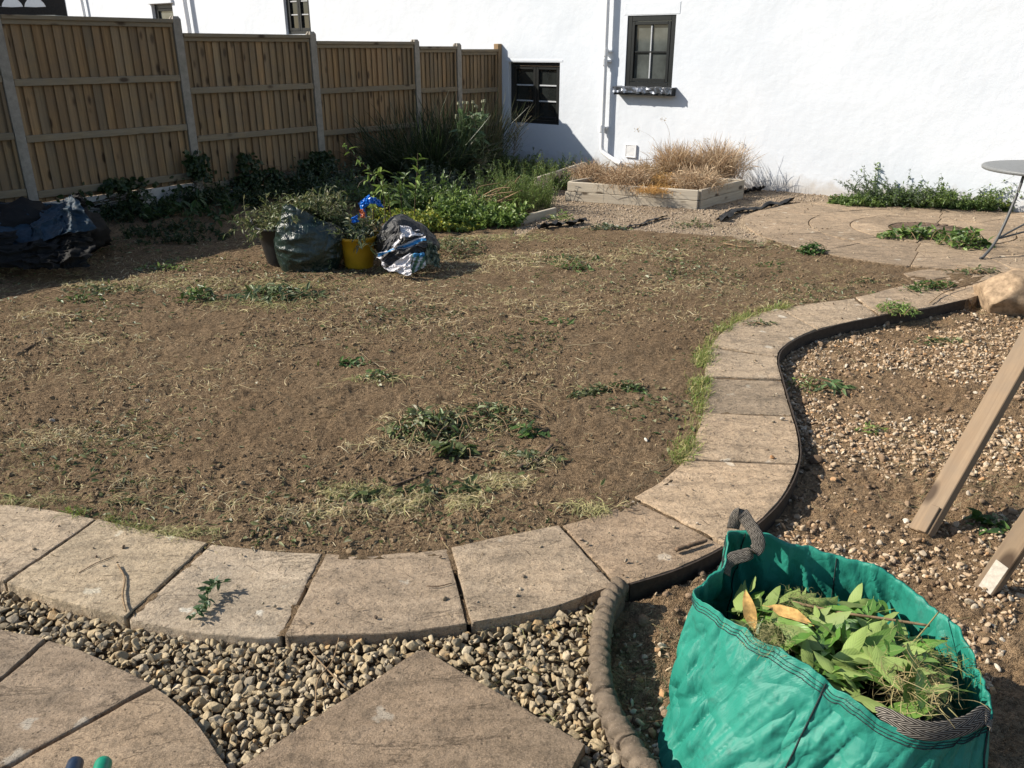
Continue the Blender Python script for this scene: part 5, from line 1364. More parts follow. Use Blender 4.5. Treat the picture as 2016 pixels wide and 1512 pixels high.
for nm, lab, p_, rx, ry, h, n, per, lL, lW, cols, lean, out_ in B:
    clump(nm, lab, 'weeds', at(*p_), rx, ry, h, n, per, lL, lW, cols, lean, 'weeds in the sunlit bed', out=out_)
# small shoots with hanging leaves rising over the tubs
def shoot(label, px_list, y, lL=.11, lW=.045, per=12, cols=G_LIGHT, r=.007):
    lL, lW, per = lL * 1.35, lW * 1.3, int(per * 1.5)
    pts = np.array([PY(x_, y_, y) for x_, y_ in px_list]); pts[0, 2] = float(soil_z(pts[0, 0], pts[0, 1]))
    pth = resample(pts, 14)[None]
    return plant('leafy_shoot', label, 'shoot', pts[0], pth, r, cols, lL, lW, per, .35, 1.0, .75, (.11, .08, .05), 'cut-back shrub shoots above the tubs')
shoot('arching leafy shoot leaning far left towards the fence post', [(760, 440), (752, 370), (722, 330), (690, 300), (672, 289)], 8.6, .10, .04, 16)
shoot('upright shoot with hanging leaves left of the poppies', [(815, 440), (818, 380), (822, 330), (822, 302)], 8.9, .12, .045, 14)
shoot('short shoot with a curled tip above the yellow tub', [(733, 440), (734, 380), (726, 357), (712, 356), (704, 370)], 8.3, .10, .035, 9)
shoot('leafy shoot between the two taller shoots', [(772, 440), (764, 390), (752, 350), (748, 330)], 8.7, .13, .055, 12)
shoot('bushy leafy shoot right of the tall shoots', [(800, 440), (790, 400), (792, 360), (800, 345)], 8.5, .12, .05, 26, G_MID)
tw = thing('brown_stems', tuple(at(985, 415)), 'bundle of dry brown cut stems lying over the weeds', 'stems')
for k in range(16):
    a_ = PY(R.uniform(930, 985), R.uniform(388, 408), 9.9 + R.uniform(-.2, .2)); e_ = PY(R.uniform(985, 1030), R.uniform(345, 402), 9.9 + R.uniform(-.3, .3))
    V, F = tubes(resample([a_, (a_ + e_) / 2 + R.normal(size=3) * .04, e_], 10), np.linspace(.009, .005, 10) * R.uniform(.6, 1.1), 5); add('stem', V, F, M['stem_brown'], tw, True)
# dry thistle-like stalk in front of the low window
c = PY(1003, 330, 12.6); c[2] = float(soil_z(c[0], c[1])); n = 26
tip = PY(1028, 240, 12.6); main = np.array([c, (c + tip) / 2 + [-.02, 0, 0], tip])
m0 = resample(main, 12); pth = [m0]
for k in range(n):
    i = int(R.integers(4, 11)); d = unit(np.array([R.normal(0, .6), R.normal(0, .4), .9])); pth.append(m0[i] + np.linspace(0, 1, 12)[:, None] * d * R.uniform(.08, .28))
plant('dry_stalk', 'dry branching seed stalk in front of the low window', 'stalk', c, np.array(pth), .0045, [(.2, .17, .1), (.14, .13, .07)], .03, .01, 10, .5, .3, .8, (.16, .13, .08))
# ivy creeping up the foot of the fence
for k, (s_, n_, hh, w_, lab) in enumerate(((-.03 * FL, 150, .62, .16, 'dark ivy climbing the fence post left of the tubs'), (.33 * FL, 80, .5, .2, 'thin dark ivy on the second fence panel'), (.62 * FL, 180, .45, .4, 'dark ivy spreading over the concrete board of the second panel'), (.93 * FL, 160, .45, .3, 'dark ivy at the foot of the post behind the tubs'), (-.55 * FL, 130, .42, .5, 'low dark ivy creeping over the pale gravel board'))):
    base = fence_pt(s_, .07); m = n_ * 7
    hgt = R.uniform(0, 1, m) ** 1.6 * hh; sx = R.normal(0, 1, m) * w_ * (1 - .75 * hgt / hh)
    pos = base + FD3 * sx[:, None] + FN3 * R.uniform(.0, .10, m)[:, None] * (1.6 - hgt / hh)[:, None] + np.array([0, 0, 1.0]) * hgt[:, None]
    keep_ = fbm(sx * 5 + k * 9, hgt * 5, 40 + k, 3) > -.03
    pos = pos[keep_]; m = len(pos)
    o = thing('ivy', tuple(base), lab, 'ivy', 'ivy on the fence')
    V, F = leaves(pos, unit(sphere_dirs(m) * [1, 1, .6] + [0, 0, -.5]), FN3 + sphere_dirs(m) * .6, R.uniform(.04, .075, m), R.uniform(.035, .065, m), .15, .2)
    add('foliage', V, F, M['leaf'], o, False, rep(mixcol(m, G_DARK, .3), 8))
    st = np.array([[base + FD3 * (R.normal(0, .4) * w_) + FN3 * .01 + np.array([0, 0, zz * hh]) + R.normal(size=3) * .02 for zz in np.linspace(0, R.uniform(.5, 1), 8)] for _ in range(5)])
    V, F = tubes(st, .004, 4, caps=False); add('stem', V, F, M['bark'], o, True)
# low weeds along the shaded bed
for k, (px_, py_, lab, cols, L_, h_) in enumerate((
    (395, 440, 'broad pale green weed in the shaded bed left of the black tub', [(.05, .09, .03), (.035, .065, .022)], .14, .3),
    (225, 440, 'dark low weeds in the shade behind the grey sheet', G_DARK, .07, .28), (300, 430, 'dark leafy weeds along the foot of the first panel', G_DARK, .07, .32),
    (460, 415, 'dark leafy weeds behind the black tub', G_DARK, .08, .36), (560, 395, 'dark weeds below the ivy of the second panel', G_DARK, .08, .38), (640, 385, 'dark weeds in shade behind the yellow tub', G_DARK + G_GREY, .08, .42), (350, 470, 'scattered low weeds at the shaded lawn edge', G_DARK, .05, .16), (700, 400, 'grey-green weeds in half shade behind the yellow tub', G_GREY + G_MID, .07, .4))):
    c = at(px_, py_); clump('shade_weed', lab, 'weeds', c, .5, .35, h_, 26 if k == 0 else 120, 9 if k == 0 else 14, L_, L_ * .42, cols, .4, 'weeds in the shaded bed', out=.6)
# sprawling ground cover at the foot of the white wall, right
for k, (px_, py_, rx, ry, h_, cols, n_, lab) in enumerate((
    (1705, 402, .45, .22, .24, G_MID + G_LIGHT, 260, 'low green weeds at the left end of the wall-foot planting'), (1785, 400, .55, .25, .42, G_MID + G_GREY, 420, 'dense grey-green cover plant in the middle of the wall foot'),
    (1862, 404, .55, .28, .48, G_MID + G_LIGHT, 460, 'tallest bushy cover plant at the wall foot left of the table'), (1930, 409, .5, .25, .34, G_MID, 360, 'bushy low plant at the wall foot behind the table leg'), (2010, 408, .55, .28, .32, G_YEL + G_LIGHT, 380, 'yellow-green cover plant under the table at the wall foot'), (2120, 404, .5, .25, .3, G_MID, 200, 'green cover plant at the wall foot beyond the table'))):
    clump('cover_plant', lab, 'plant', at(px_, py_), rx, ry, h_, n_, 26, .042, .02, cols, .45, 'ground cover along the white wall', out=1.3, stemr=.002)
for px_, y_ in ((1725, 392), (1787, 385), (1905, 392)):
    c = at(px_, y_); n = 5; p0 = ground_pts(n, c[0], c[1], .06, .06); d = unit(np.array([0, 0, 1.0]) + R.normal(size=(n, 3)) * .12)
    plant('tall_weed', {1725: 'pale upright weed left in the wall-foot planting', 1787: 'upright broad-leaved weed in the middle of the wall-foot planting', 1905: 'spindly weed sticking up highest beside the table'}[px_], 'weed', c, arcs(p0, d, R.uniform(.35, .6 if px_ > 1900 else .5, n), 8, .05, .05), .003, G_LIGHT if px_ != 1905 else G_MID, .075 if px_ < 1900 else .035, .03 if px_ < 1900 else .018, 22, .1, .3, .7)

# dried grasses in the planter
TAN = [(.50, .365, .235), (.40, .28, .18), (.62, .49, .335), (.30, .2, .125)]
def tuft(px_, py_, r_, h, n, label, cols, out_=.9, droop=.6, w_=.004):
    c = P(px_, py_, zb + .2, slope=False); p0 = c + R.normal(size=(n, 3)) * [r_ * .35, r_ * .35, .01]
    az = R.uniform(0, 6.283, n); d = unit(np.stack([np.cos(az) * out_ * R.uniform(0, 1, n), np.sin(az) * out_ * R.uniform(0, 1, n), np.ones(n)], 1))
    pt = arcs(p0, d, h * R.uniform(.5, 1.15, n), 8, R.uniform(.3, 1, n) * droop, .07)
    V, F = ribbons(pt, R.uniform(w_ * .5, w_, n), sphere_dirs(n))
    tag(add('dry_grass', V, F, M['dry'], None, False, rep(mixcol(n, cols, .25), 16), origin=c), label, 'dried grass', 'dried grasses in the planter')
tuft(1166, 351, .28, .34, 1500, 'low brown dried tuft at the left corner of the planter', TAN + [(.2, .12, .07)], 1.1, .8, .008)
tuft(1232, 365, .32, .42, 2600, 'mop-headed tan dried grass hanging over the planter front', TAN + [(.3, .18, .1)], 1.0, .95, .008)
tuft(1272, 352, .28, .36, 1400, 'brown dried tuft behind the mop-headed one', [(.3, .2, .11), (.4, .28, .16)], 1.0, .8, .008)
tuft(1330, 348, .28, .58, 1700, 'tall airy fawn grass at the back of the planter', TAN + [(.46, .29, .14)], .85, .5, .007)
tuft(1410, 349, .36, .64, 2300, 'tallest spreading fawn grass at the right end of the planter', TAN, 1.0, .55, .007)
tuft(1372, 370, .32, .44, 1500, 'fawn dried tuft at the front right of the planter', TAN, 1.1, .85, .008)
tuft(1310, 364, .3, .27, 1000, 'short orange dried tuft in the middle of the planter', [(.5, .28, .1), (.42, .25, .09), (.36, .25, .11)], 1.3, .9, .007)
tuft(1285, 376, .3, .15, 700, 'flat orange dried tuft at the planter front edge', [(.52, .3, .11), (.45, .26, .09)], 1.6, .9, .006)
for k, (x0, y0, x1, y1) in enumerate(((1310, 350, 1255, 254), (1322, 345, 1306, 234), (1400, 340, 1390, 275), (1420, 340, 1458, 282), (1430, 345, 1478, 330), (1345, 340, 1370, 280))):
    a_ = P(x0, y0, zb + .2, slope=False); e_ = PY(x1, y1, a_[1] + .0); mdl = a_ * .35 + e_ * .65 + np.array([(a_[0] - e_[0]) * .25, 0, .06])
    pth = resample([a_, mdl, e_], 14)[None]
    V, F = ribbons(np.repeat(pth, 2, 0), .004, np.array([[1, 0, 0], [0, 1, .3]])); sd_ = pth[0, -1] + R.normal(size=(14, 3)) * .018
    V2_, F2_ = leaves(sd_, sphere_dirs(14), sphere_dirs(14), .03, .009)
    mb = MB(); mb.put(V, [F], (.42, .33, .2)); mb.put(V2_, F2_, (.4, .31, .19)); o = mb.make('grass_stalk', M['dry'], None, origin=a_)
    tag(o, ['arching dry seed stalk reaching left over the vent', 'tall upright dry seed stalk over the planter', 'dry stalk above the right-hand grass', 'dry stalk leaning right from the tallest grass', 'low dry stalk drooping over the planter right end', 'dry stalk rising between the two tall grasses'][k], 'stalk', 'dry seed stalks over the planter')
# greenery heaped in the tubs
def heap(name, label, cen, r_, z0, n, per, h, lL, lW, cols, out_=1.3, droop=.9):
    p0 = np.array([cen[0], cen[1], z0]) + R.normal(size=(n, 3)) * [r_ * .45, r_ * .45, .02]
    rad = (p0 - np.array([cen[0], cen[1], z0])) / r_; rad[:, 2] = 0
    d = unit(np.array([0, 0, .8]) + rad * out_ + R.normal(size=(n, 3)) * .45)
    return plant(name, label, 'cuttings', (cen[0], cen[1], z0), arcs(p0, d, h * R.uniform(.5, 1.2, n), 7, R.uniform(.2, 1, n) * droop, .12), .003, cols, lL, lW, per, .15, .9, .75, (.13, .13, .06), 'cuttings in the tubs')
WILT = [(.12, .15, .05), (.16, .18, .07), (.07, .10, .03), (.22, .2, .1)]
heap('tub_cuttings', 'wilted stems and leaves spilling from the black tub', (kc[0] - .02, kc[1], 0), .22, kc[2] + .33, 100, 12, .30, .07, .02, WILT, .9, .55)
heap('tub_cuttings', 'wilted leafy sprays drooping over the yellow tub', (yc[0] + .02, yc[1] - .03, 0), .15, yc[2] + .27, 60, 11, .27, .085, .026, WILT + G_GREY, .9, .75)
heap('tub_cuttings', 'leafy cuttings piled behind the dark green bag', (kc[0] + .25, kc[1] + .05, 0), .2, kc[2] + .36, 90, 12, .34, .075, .022, WILT + G_DARK)
heap('tub_cuttings', 'wilted leafy stems piled out of the top of the dark green bag', (gb[0] + .05, gb[1] + .04, 0), .15, gb[2] + .46, 48, 12, .26, .075, .022, WILT, .7, .4)
heap('tub_cuttings', 'stems and cuttings in the shaded black tub', (kc2[0], kc2[1], 0), .2, kc2[2] + .25, 80, 12, .3, .07, .022, WILT + G_DARK)
mb = MB(); nn_ = 70
pts = resample([PY(716, 434, 7.05), PY(712, 418, 7.0), PY(714, 402, 7.0), PY(722, 391, 7.02), PY(733, 392, 7.05), PY(745, 400, 7.1), PY(750, 412, 7.1)], nn_)
scrap = thing('plastic_scrap', tuple(PY(718, 430, 7.0)), 'shiny blue and orange plastic scrap curling out of the yellow tub', 'plastic scrap')
for k_, (cs, m_) in enumerate((([(707, 400, 7.0), (726, 384, 7.02), (734, 398, 6.97), (716, 411, 6.95)], 'blue_plastic'), ([(707, 398, 6.99), (717, 409, 6.95), (724, 428, 6.93), (711, 426, 6.96)], 'blue_plastic'),
        ([(724, 386, 7.02), (746, 391, 7.06), (740, 402, 7.02), (728, 398, 6.98)], 'blue_plastic'), ([(736, 393, 7.05), (748, 394, 7.08), (755, 410, 7.06), (741, 405, 7.02)], 'blue_plastic'),
        ([(708, 414, 6.94), (716, 411, 6.92), (721, 429, 6.9), (712, 430, 6.91)], 'orange_plastic'), ([(691, 429, 6.95), (704, 424, 6.96), (707, 438, 6.93), (694, 440, 6.92)], 'blue_plastic'))):
    film('film', cs, M[m_], scrap, one, .022, 16, 20 + k_, .012)
# ------------------------------------------------------------------ gravel, clods, litter: what nobody could count
def region_pts(n, poly, dens=None):
    lo, hi = np.asarray(poly)[:, :2].min(0), np.asarray(poly)[:, :2].max(0)
    out = np.zeros((0, 2))
    while len(out) < n:
        p = R.uniform(lo, hi, (n * 3, 2)); k = inside(poly, p[:, 0], p[:, 1]) & (p[:, 1] > .9)
        if dens is not None: k &= R.uniform(0, 1, len(p)) < dens(p[:, 0], p[:, 1])
        out = np.vstack([out, p[k]])
    return out[:n]
view = np.array([P(-60, 1560, slope=False)[:2], P(2080, 1560, slope=False)[:2], P(2080, 380)[:2], P(-60, 380)[:2]])
def stuff(name, V, F, m, col, smooth=True): return tag(add(name, V, F, M[m], None, smooth, col, origin=np.zeros(3)), kind='stuff')
slabs_front = [np.array([P(*p_, slope=False)[:2] for p_ in diamond_px]), np.vstack([ARC[:, :2], [P(-700, 1300, slope=False)[:2]]][::1] + [np.array([P(180, 1900, slope=False)[:2], P(-900, 1900, slope=False)[:2]])][::1])]
def off_slab(x, y):
    k = np.ones(np.shape(x), bool)
    k &= ~inside(slabs_front[0], x, y)
    return k
arc_poly = np.vstack([ARC[:, :2], np.array([P(400, 1900, slope=False)[:2], P(-1200, 1900, slope=False)[:2], P(-1200, 1200, slope=False)[:2]])])
# rounded shingle between the slabs
fp = region_pts(15000, front_poly, lambda x, y: ((np.abs(x) < y * .95) & (y < 2.6)).astype(float))
fp = fp[~inside(slabs_front[0], fp[:, 0], fp[:, 1]) & ~inside(arc_poly, fp[:, 0], fp[:, 1])]
sz = np.clip(R.lognormal(math.log(.0122), .40, len(fp)), .005, .026)
order = np.argsort(-sz); fp, sz = fp[order], sz[order]
acc = []; cell = {}
for i_ in range(len(fp)):                                     # loose packing, three layers deep
    x_, y_ = fp[i_]; kx, ky = int(x_ / .03), int(y_ / .03); hits = 0
    for a_ in (-1, 0, 1):
        for b_ in (-1, 0, 1):
            for (x2, y2, s2) in cell.get((kx + a_, ky + b_), ()):
                d_ = math.hypot(x_ - x2, y_ - y2)
                if d_ < (sz[i_] + s2) * .78: hits += 1 if d_ > (sz[i_] + s2) * .45 else 2
    if hits <= 2:
        acc.append((i_, hits)); cell.setdefault((kx, ky), []).append((x_, y_, sz[i_]))
idx = np.array([a_ for a_, _ in acc]); lay = np.array([h_ for _, h_ in acc])
pos = np.column_stack([fp[idx], -.05 + lay * .008 + R.uniform(-.004, .004, len(idx))])
pos[:, 2] -= .02 * np.clip((pos[:, 0] - (-.55)) * .0, 0, 1)
V, F, kv = pebbles(pos, sz[idx] * 1.12, 3, .6, .25, 11, (.42, .72))
pc_ = mixcol(len(idx), [(.36, .28, .165), (.42, .335, .21), (.28, .225, .145), (.2, .17, .125), (.48, .40, .28), (.38, .25, .12)], .22, [.28, .25, .2, .12, .1, .05])
stuff('gravel', V, F, 'pebble', rep(pc_, kv), True)
print('front pebbles', len(idx))

# thin scatter of pale flint chips over the planting bed
def bed_d(x, y):
    f = fbm(x * 1.9, y * 1.9, 61, 4) * 4.4 + .46 + .3 * np.clip((y - 3.3) / 1.5, 0, 1)
    return np.clip(f, .03, 1) * np.clip(3.2 / y, .3, 1) * (x < y * .74) * (y > 1.0)
bp = region_pts(11500, bed_poly, bed_d)
sz = np.clip(R.lognormal(math.log(.0092), .38, len(bp)), .004, .022)
pos = np.column_stack([bp, soil_z(bp[:, 0], bp[:, 1]) + sz * .22])
V, F, kv = pebbles(pos, sz * 1.05, 2, .42, .25, 7, (.42, .75))
bc_ = mixcol(len(bp), [(.48, .36, .235), (.42, .295, .18), (.54, .45, .33), (.43, .245, .115), (.28, .2, .13), (.56, .5, .4)], .2, [.28, .26, .12, .12, .18, .04])
stuff('gravel', V, F, 'pebble', rep(bc_, kv))
# fine aggregate below the planter
ap = region_pts(9000, agg_poly, lambda x, y: np.clip(.55 + 1.2 * fbm(x * 1.5, y * 1.5, 71, 3), .1, 1) * ((x - CC[0]) ** 2 + (y - CC[1]) ** 2 > 1.9 ** 2))
pos = np.column_stack([ap, soil_z(ap[:, 0], ap[:, 1]) + .003]); sz = R.uniform(.008, .02, len(ap))
V, F, kv = pebbles(pos, sz, 1, .7)
stuff('gravel', V, F, 'pebble', rep(mixcol(len(ap), [(.33, .26, .19), (.40, .32, .24), (.28, .21, .15), (.24, .18, .13)], .2), kv))

G_OL_ = [(.06, .085, .028), (.10, .125, .042), (.16, .17, .075), (.13, .10, .05)]
lawn_poly = np.vstack([IN[:, :2], [P(1700, 520)[:2], P(1500, 470)[:2], P(1060, 455)[:2], P(880, 470)[:2], P(560, 470)[:2], P(-60, 480)[:2], P(-260, 985)[:2]]])
def vis(x, y): return ((np.abs(x) < y * .70 + .1)).astype(float)
# clods and crumbs of earth
def clod_d(x, y): return 1.0 * np.clip(.3 + 3.0 * fbm(x * 1.3, y * 1.3, 81, 4), .05, 1) * np.clip(3.4 / y, .2, 1) * vis(x, y)
cp_ = region_pts(22000, lawn_poly, clod_d)
sz = np.clip(R.lognormal(math.log(.0045), .55, len(cp_)), .002, .022)
pos = np.column_stack([cp_, soil_z(cp_[:, 0], cp_[:, 1]) + sz * .25])
V, F, kv = pebbles(pos, sz, 1, .8, .4); stuff('clods', V, F, 'clod', rep(mixcol(len(cp_), [(.21, .15, .09), (.285, .21, .13), (.16, .11, .066)], .2), kv), False)
cp_ = region_pts(3500, bed_poly, lambda x, y: np.clip(3 / y, .2, 1) * (x < y * .72))
sz = np.clip(R.lognormal(math.log(.006), .6, len(cp_)), .003, .03); pos = np.column_stack([cp_, soil_z(cp_[:, 0], cp_[:, 1]) + sz * .2])
V, F, kv = pebbles(pos, sz, 2, .8, .4); stuff('clods', V, F, 'clod', rep(mixcol(len(cp_), [(.24, .165, .105), (.31, .22, .145), (.18, .12, .075)], .2), kv))

# dry straw, root threads and bits of leaf lying about
STRAW = [(.56, .45, .27), (.44, .34, .19), (.66, .57, .38), (.30, .21, .12), (.44, .41, .2)]
def lie_blades(p, L, w, lift, k=5, curl=.16):
    n = len(p); az = R.uniform(0, 6.283, n) + fbm(p[:, 0] * 2, p[:, 1] * 2, 5) * 3
    d = np.stack([np.cos(az), np.sin(az)], 1); s = np.stack([-d[:, 1], d[:, 0]], 1)
    t = np.linspace(-.5, .5, k)[None, :, None]; cv = R.normal(0, curl, (n, 1, 1))
    xy = p[:, None] + d[:, None] * t * L[:, None, None] + s[:, None] * (cv * (t * t - .1) * 2 + R.normal(0, .035, (n, 1, 1)) * np.sin(t * 9)) * L[:, None, None]
    z = soil_z(xy[..., 0], xy[..., 1]) + .0025 + np.abs(R.normal(0, 1, (n, 1))) * lift * (1 - (2 * t[..., 0]) ** 2 * R.uniform(.3, 1, (n, 1))) + R.uniform(0, lift, (n, 1)) * t[..., 0]
    return ribbons(np.concatenate([xy, z[..., None]], -1), w, np.column_stack([s, R.normal(0, .5, n)]))
def straw_d(x, y):
    f = np.clip(.10 + 3.4 * fbm(x * 1.1, y * 1.8, 91, 4), .03, 1)
    f = np.maximum(f, np.clip((y - 5.0) / 1.5, 0, 1) * .12 * (y < 8.2))
    return f * np.clip(3.6 / y, .3, 1) * vis(x, y)
sp = region_pts(11500, lawn_poly, straw_d); n = len(sp)
L = np.clip(R.lognormal(math.log(.026), .6, n), .008, .16)
V, F = lie_blades(sp, L, R.uniform(.0013, .0036, n) * np.clip(sp[:, 1] / 4, .8, 1.4), .007)
stuff('straw_litter', V, F, 'dry', rep(mixcol(n, STRAW, .25), 10), False)
# heavier drifts of cut grass
def drift(px_, py_, rx, ry, n, L0, cols, lift=.014):
    c = at(px_, py_); a = R.uniform(0, 6.283, n); rr = R.uniform(0, 1, n) ** .7
    p = np.stack([c[0] + rx * rr * np.cos(a), c[1] + ry * rr * np.sin(a)], 1) + R.normal(0, .02, (n, 2))
    p = p[fbm(p[:, 0] * 7, p[:, 1] * 7, 33, 3) > -.12]; n = len(p)
    return (p, np.clip(R.lognormal(math.log(L0), .4, n), .015, .2), mixcol(n, cols, .25), np.full(n, lift))
GRS = [(.30, .29, .12), (.42, .36, .18), (.2, .22, .08), (.5, .42, .25)]
dr = [drift(*a_) for a_ in ((820, 990, .20, .05, 620, .06, GRS + STRAW, .03), (900, 985, .20, .06, 800, .065, GRS + STRAW, .035), (980, 950, .16, .06, 500, .06, GRS + STRAW, .03), (700, 965, .16, .08, 420, .05, GRS, .02), (650, 1000, .2, .04, 260, .05, STRAW, .02), (1040, 905, .14, .07, 360, .055, STRAW, .025), (900, 830, .4, .24, 700, .055, STRAW + GRS, .03), (760, 880, .2, .1, 240, .055, STRAW, .02), (130, 850, .45, .06, 260, .05, STRAW), (60, 870, .3, .06, 160, .05, STRAW), (190, 670, .35, .16, 300, .06, STRAW), (330, 560, .9, .25, 900, .06, GRS + STRAW), (520, 600, .5, .2, 420, .06, GRS), (560, 560, .7, .2, 500, .06, GRS), (850, 640, .5, .2, 180, .05, STRAW), (1090, 600, .5, .2, 260, .05, STRAW), (1100, 510, .8, .35, 700, .06, GRS + STRAW), (930, 520, .7, .3, 600, .06, STRAW), (1240, 500, .7, .3, 420, .06, STRAW), (1000, 470, .7, .2, 500, .07, GRS), (770, 590, .5, .2, 260, .06, STRAW), (1350, 560, .5, .2, 150, .06, STRAW), (740, 740, .2, .1, 200, .05, GRS), (100, 985, .5, .03, 260, .06, GRS), (330, 1048, .25, .03, 240, .05, GRS), (1180, 1005, .16, .035, 260, .06, [(.38, .36, .16), (.5, .42, .24)]), (580, 1010, .5, .06, 220, .05, STRAW), (240, 950, .4, .05, 160, .05, STRAW), (420, 990, .4, .06, 200, .045, STRAW), (640, 640, .5, .2, 160, .05, STRAW), (60, 620, .5, .15, 260, .07, STRAW))]
p, L, c_, lf = (np.concatenate(z_) for z_ in zip(*dr)); n = len(p)
V, F = lie_blades(p, L, R.uniform(.0016, .004, n) * np.clip(p[:, 1] / 4, .8, 1.4), .014, 6); stuff('cut_grass', V, F, 'dry', rep(c_, 12), False)
# green and pale leaf scraps
lp = region_pts(2600, lawn_poly, lambda x, y: np.clip(.05 + 2.4 * fbm(x * 1.2, y * 1.6, 95, 4), .03, 1) * (y > 2.5) * np.clip((y - 1.5) / 5, .15, 1) * vis(x, y)); n = len(lp)
d_ = sphere_dirs(n) * [1, 1, .25]
V, F = leaves(np.column_stack([lp, soil_z(lp[:, 0], lp[:, 1]) + .006]), d_, sphere_dirs(n) * .5 + [0, 0, 1], R.uniform(.015, .055, n), R.uniform(.008, .026, n), .25, .1)
stuff('leaf_litter', V, F, 'leaf', rep(mixcol(n, [(.08, .12, .03), (.04, .07, .02), (.3, .3, .17), (.22, .17, .09)], .25), 8), False)
# dead turf: short tufts still rooted in the earth
ts = region_pts(320, lawn_poly, lambda x, y: np.clip(.15 + 3.2 * fbm(x * 1.1, y * 1.4, 44, 4), .03, 1) * (y > 2.3) * vis(x, y)); nb_ = 26
p0 = np.repeat(ts, nb_, 0) + R.normal(0, 1, (len(ts) * nb_, 2)) * np.repeat(R.uniform(.012, .06, len(ts)), nb_)[:, None]; n = len(p0)
p0 = np.column_stack([p0, soil_z(p0[:, 0], p0[:, 1])]); d = unit(np.array([0, 0, .55]) + R.normal(size=(n, 3)) * [1, 1, .25])
V, F = ribbons(arcs(p0, d, R.uniform(.012, .055, n), 4, R.uniform(.1, .8, n), .1), R.uniform(.0013, .0032, n), sphere_dirs(n))
stuff('dead_turf', V, F, 'dry', rep(mixcol(n, [(.46, .38, .2), (.34, .3, .14), (.24, .24, .09), (.55, .46, .28)], .3), 8), False)
# root threads and broken stems
rp_ = region_pts(900, lawn_poly, lambda x, y: np.clip(.3 + 2.5 * fbm(x * 1.0, y * 1.2, 47, 4), .05, 1) * (y > 2.2) * vis(x, y)); n = len(rp_)
az = R.uniform(0, 6.283, n); L = np.clip(R.lognormal(math.log(.09), .5, n), .03, .3); t = np.linspace(-.5, .5, 7)[None, :, None]
d = np.stack([np.cos(az), np.sin(az)], 1); s_ = np.stack([-d[:, 1], d[:, 0]], 1)
xy = rp_[:, None] + d[:, None] * t * L[:, None, None] + s_[:, None] * (R.normal(0, .5, (n, 1, 1)) * (t * t - .1) + R.normal(0, .06, (n, 1, 1)) * np.sin(t * 12)) * L[:, None, None]
z = soil_z(xy[..., 0], xy[..., 1]) + .004 + np.abs(R.normal(0, 1, (n, 1))) * .008 * (1 - (2 * t[..., 0]) ** 2)
V, F = tubes(np.concatenate([xy, z[..., None]], -1), R.uniform(.0008, .0024, n), 3, caps=False)
stuff('root_threads', V, F, 'dry', rep(mixcol(n, [(.5, .42, .27), (.22, .15, .09), (.36, .27, .16), (.14, .1, .06)], .25), 21), True)
# dark olive scraps raked into loose patches
op = region_pts(3200, lawn_poly, lambda x, y: (np.clip(4.5 * fbm(x * 1.4, y * 1.8, 53, 4) - .45, .0, 1) + .012) * (y > 2.4) * vis(x, y)); n = len(op)
V, F = leaves(np.column_stack([op, soil_z(op[:, 0], op[:, 1]) + R.uniform(.002, .02, n)]), sphere_dirs(n) * [1, 1, .35], sphere_dirs(n) * .7 + [0, 0, .8], R.uniform(.015, .05, n), R.uniform(.006, .018, n), .3, .3)
stuff('leaf_litter', V, F, 'leaf', rep(mixcol(n, G_OL_, .3), 8), False)
# earth, chips and threads strayed over the circular paving
th_ = R.uniform(0, 6.283, 900); rr_ = 1.95 * np.sqrt(R.uniform(0.1, 1, 900)); cp2 = np.stack([CC[0] + rr_ * np.cos(th_), CC[1] + rr_ * np.sin(th_)], 1); cp2 = cp2[fbm(cp2[:, 0] * 2.2, cp2[:, 1] * 2.2, 58, 3) + .25 * (np.hypot(*(cp2 - CC[:2]).T) / 1.9 - .6) > -.02]
sz = np.clip(R.lognormal(math.log(.008), .5, len(cp2)), .003, .02); V, F, kv = pebbles(np.column_stack([cp2, lie(cp2[:, 1]) + .012]), sz, 1, .5)
stuff('path_crumbs', V, F, 'pebble', rep(mixcol(len(cp2), [(.3, .23, .15), (.16, .11, .07), (.42, .34, .24)], .25), kv))
# crumbs and threads on the paving and gravel
pp = region_pts(420, path_poly, vis); n = len(pp); az = R.uniform(0, 6.283, n); L = R.uniform(.01, .05, n)
t = np.linspace(-.5, .5, 4)[None, :, None]; d = np.stack([np.cos(az), np.sin(az)], 1)
xy = pp[:, None] + d[:, None] * t * L[:, None, None] + np.stack([-d[:, 1], d[:, 0]], 1)[:, None] * (R.normal(0, .3, (n, 1, 1)) * t * t) * L[:, None, None]
V, F = ribbons(np.concatenate([xy, (lie(xy[..., 1]) + .007)[..., None]], -1), R.uniform(.001, .003, n), np.column_stack([np.stack([-d[:, 1], d[:, 0]], 1), np.zeros(n)]))
stuff('path_litter', V, F, 'dry', rep(mixcol(n, [(.12, .085, .05), (.3, .23, .14), (.08, .055, .035)], .3), 8), False)
pp = region_pts(260, path_poly, vis); pos = np.column_stack([pp, lie(pp[:, 1]) + .006]); V, F, kv = pebbles(pos, np.clip(R.lognormal(math.log(.004), .5, len(pp)), .002, .011), 2)
stuff('path_crumbs', V, F, 'pebble', rep(mixcol(len(pp), [(.3, .24, .16), (.12, .08, .05), (.4, .33, .24)], .2), kv))
bp2 = region_pts(2600, bed_poly, lambda x, y: np.clip(.25 + 2.2 * fbm(x * 1.5, y * 1.5, 99, 4), .05, 1) * np.clip(2.6 / y, .2, 1) * (x < y * .72)); n = len(bp2)
V, F = lie_blades(bp2, np.clip(R.lognormal(math.log(.04), .5, n), .012, .14), R.uniform(.001, .0025, n), .008)
stuff('bed_litter', V, F, 'dry', rep(mixcol(n, [(.3, .23, .14), (.42, .35, .22), (.16, .12, .07), (.2, .2, .09)], .25), 10), False)
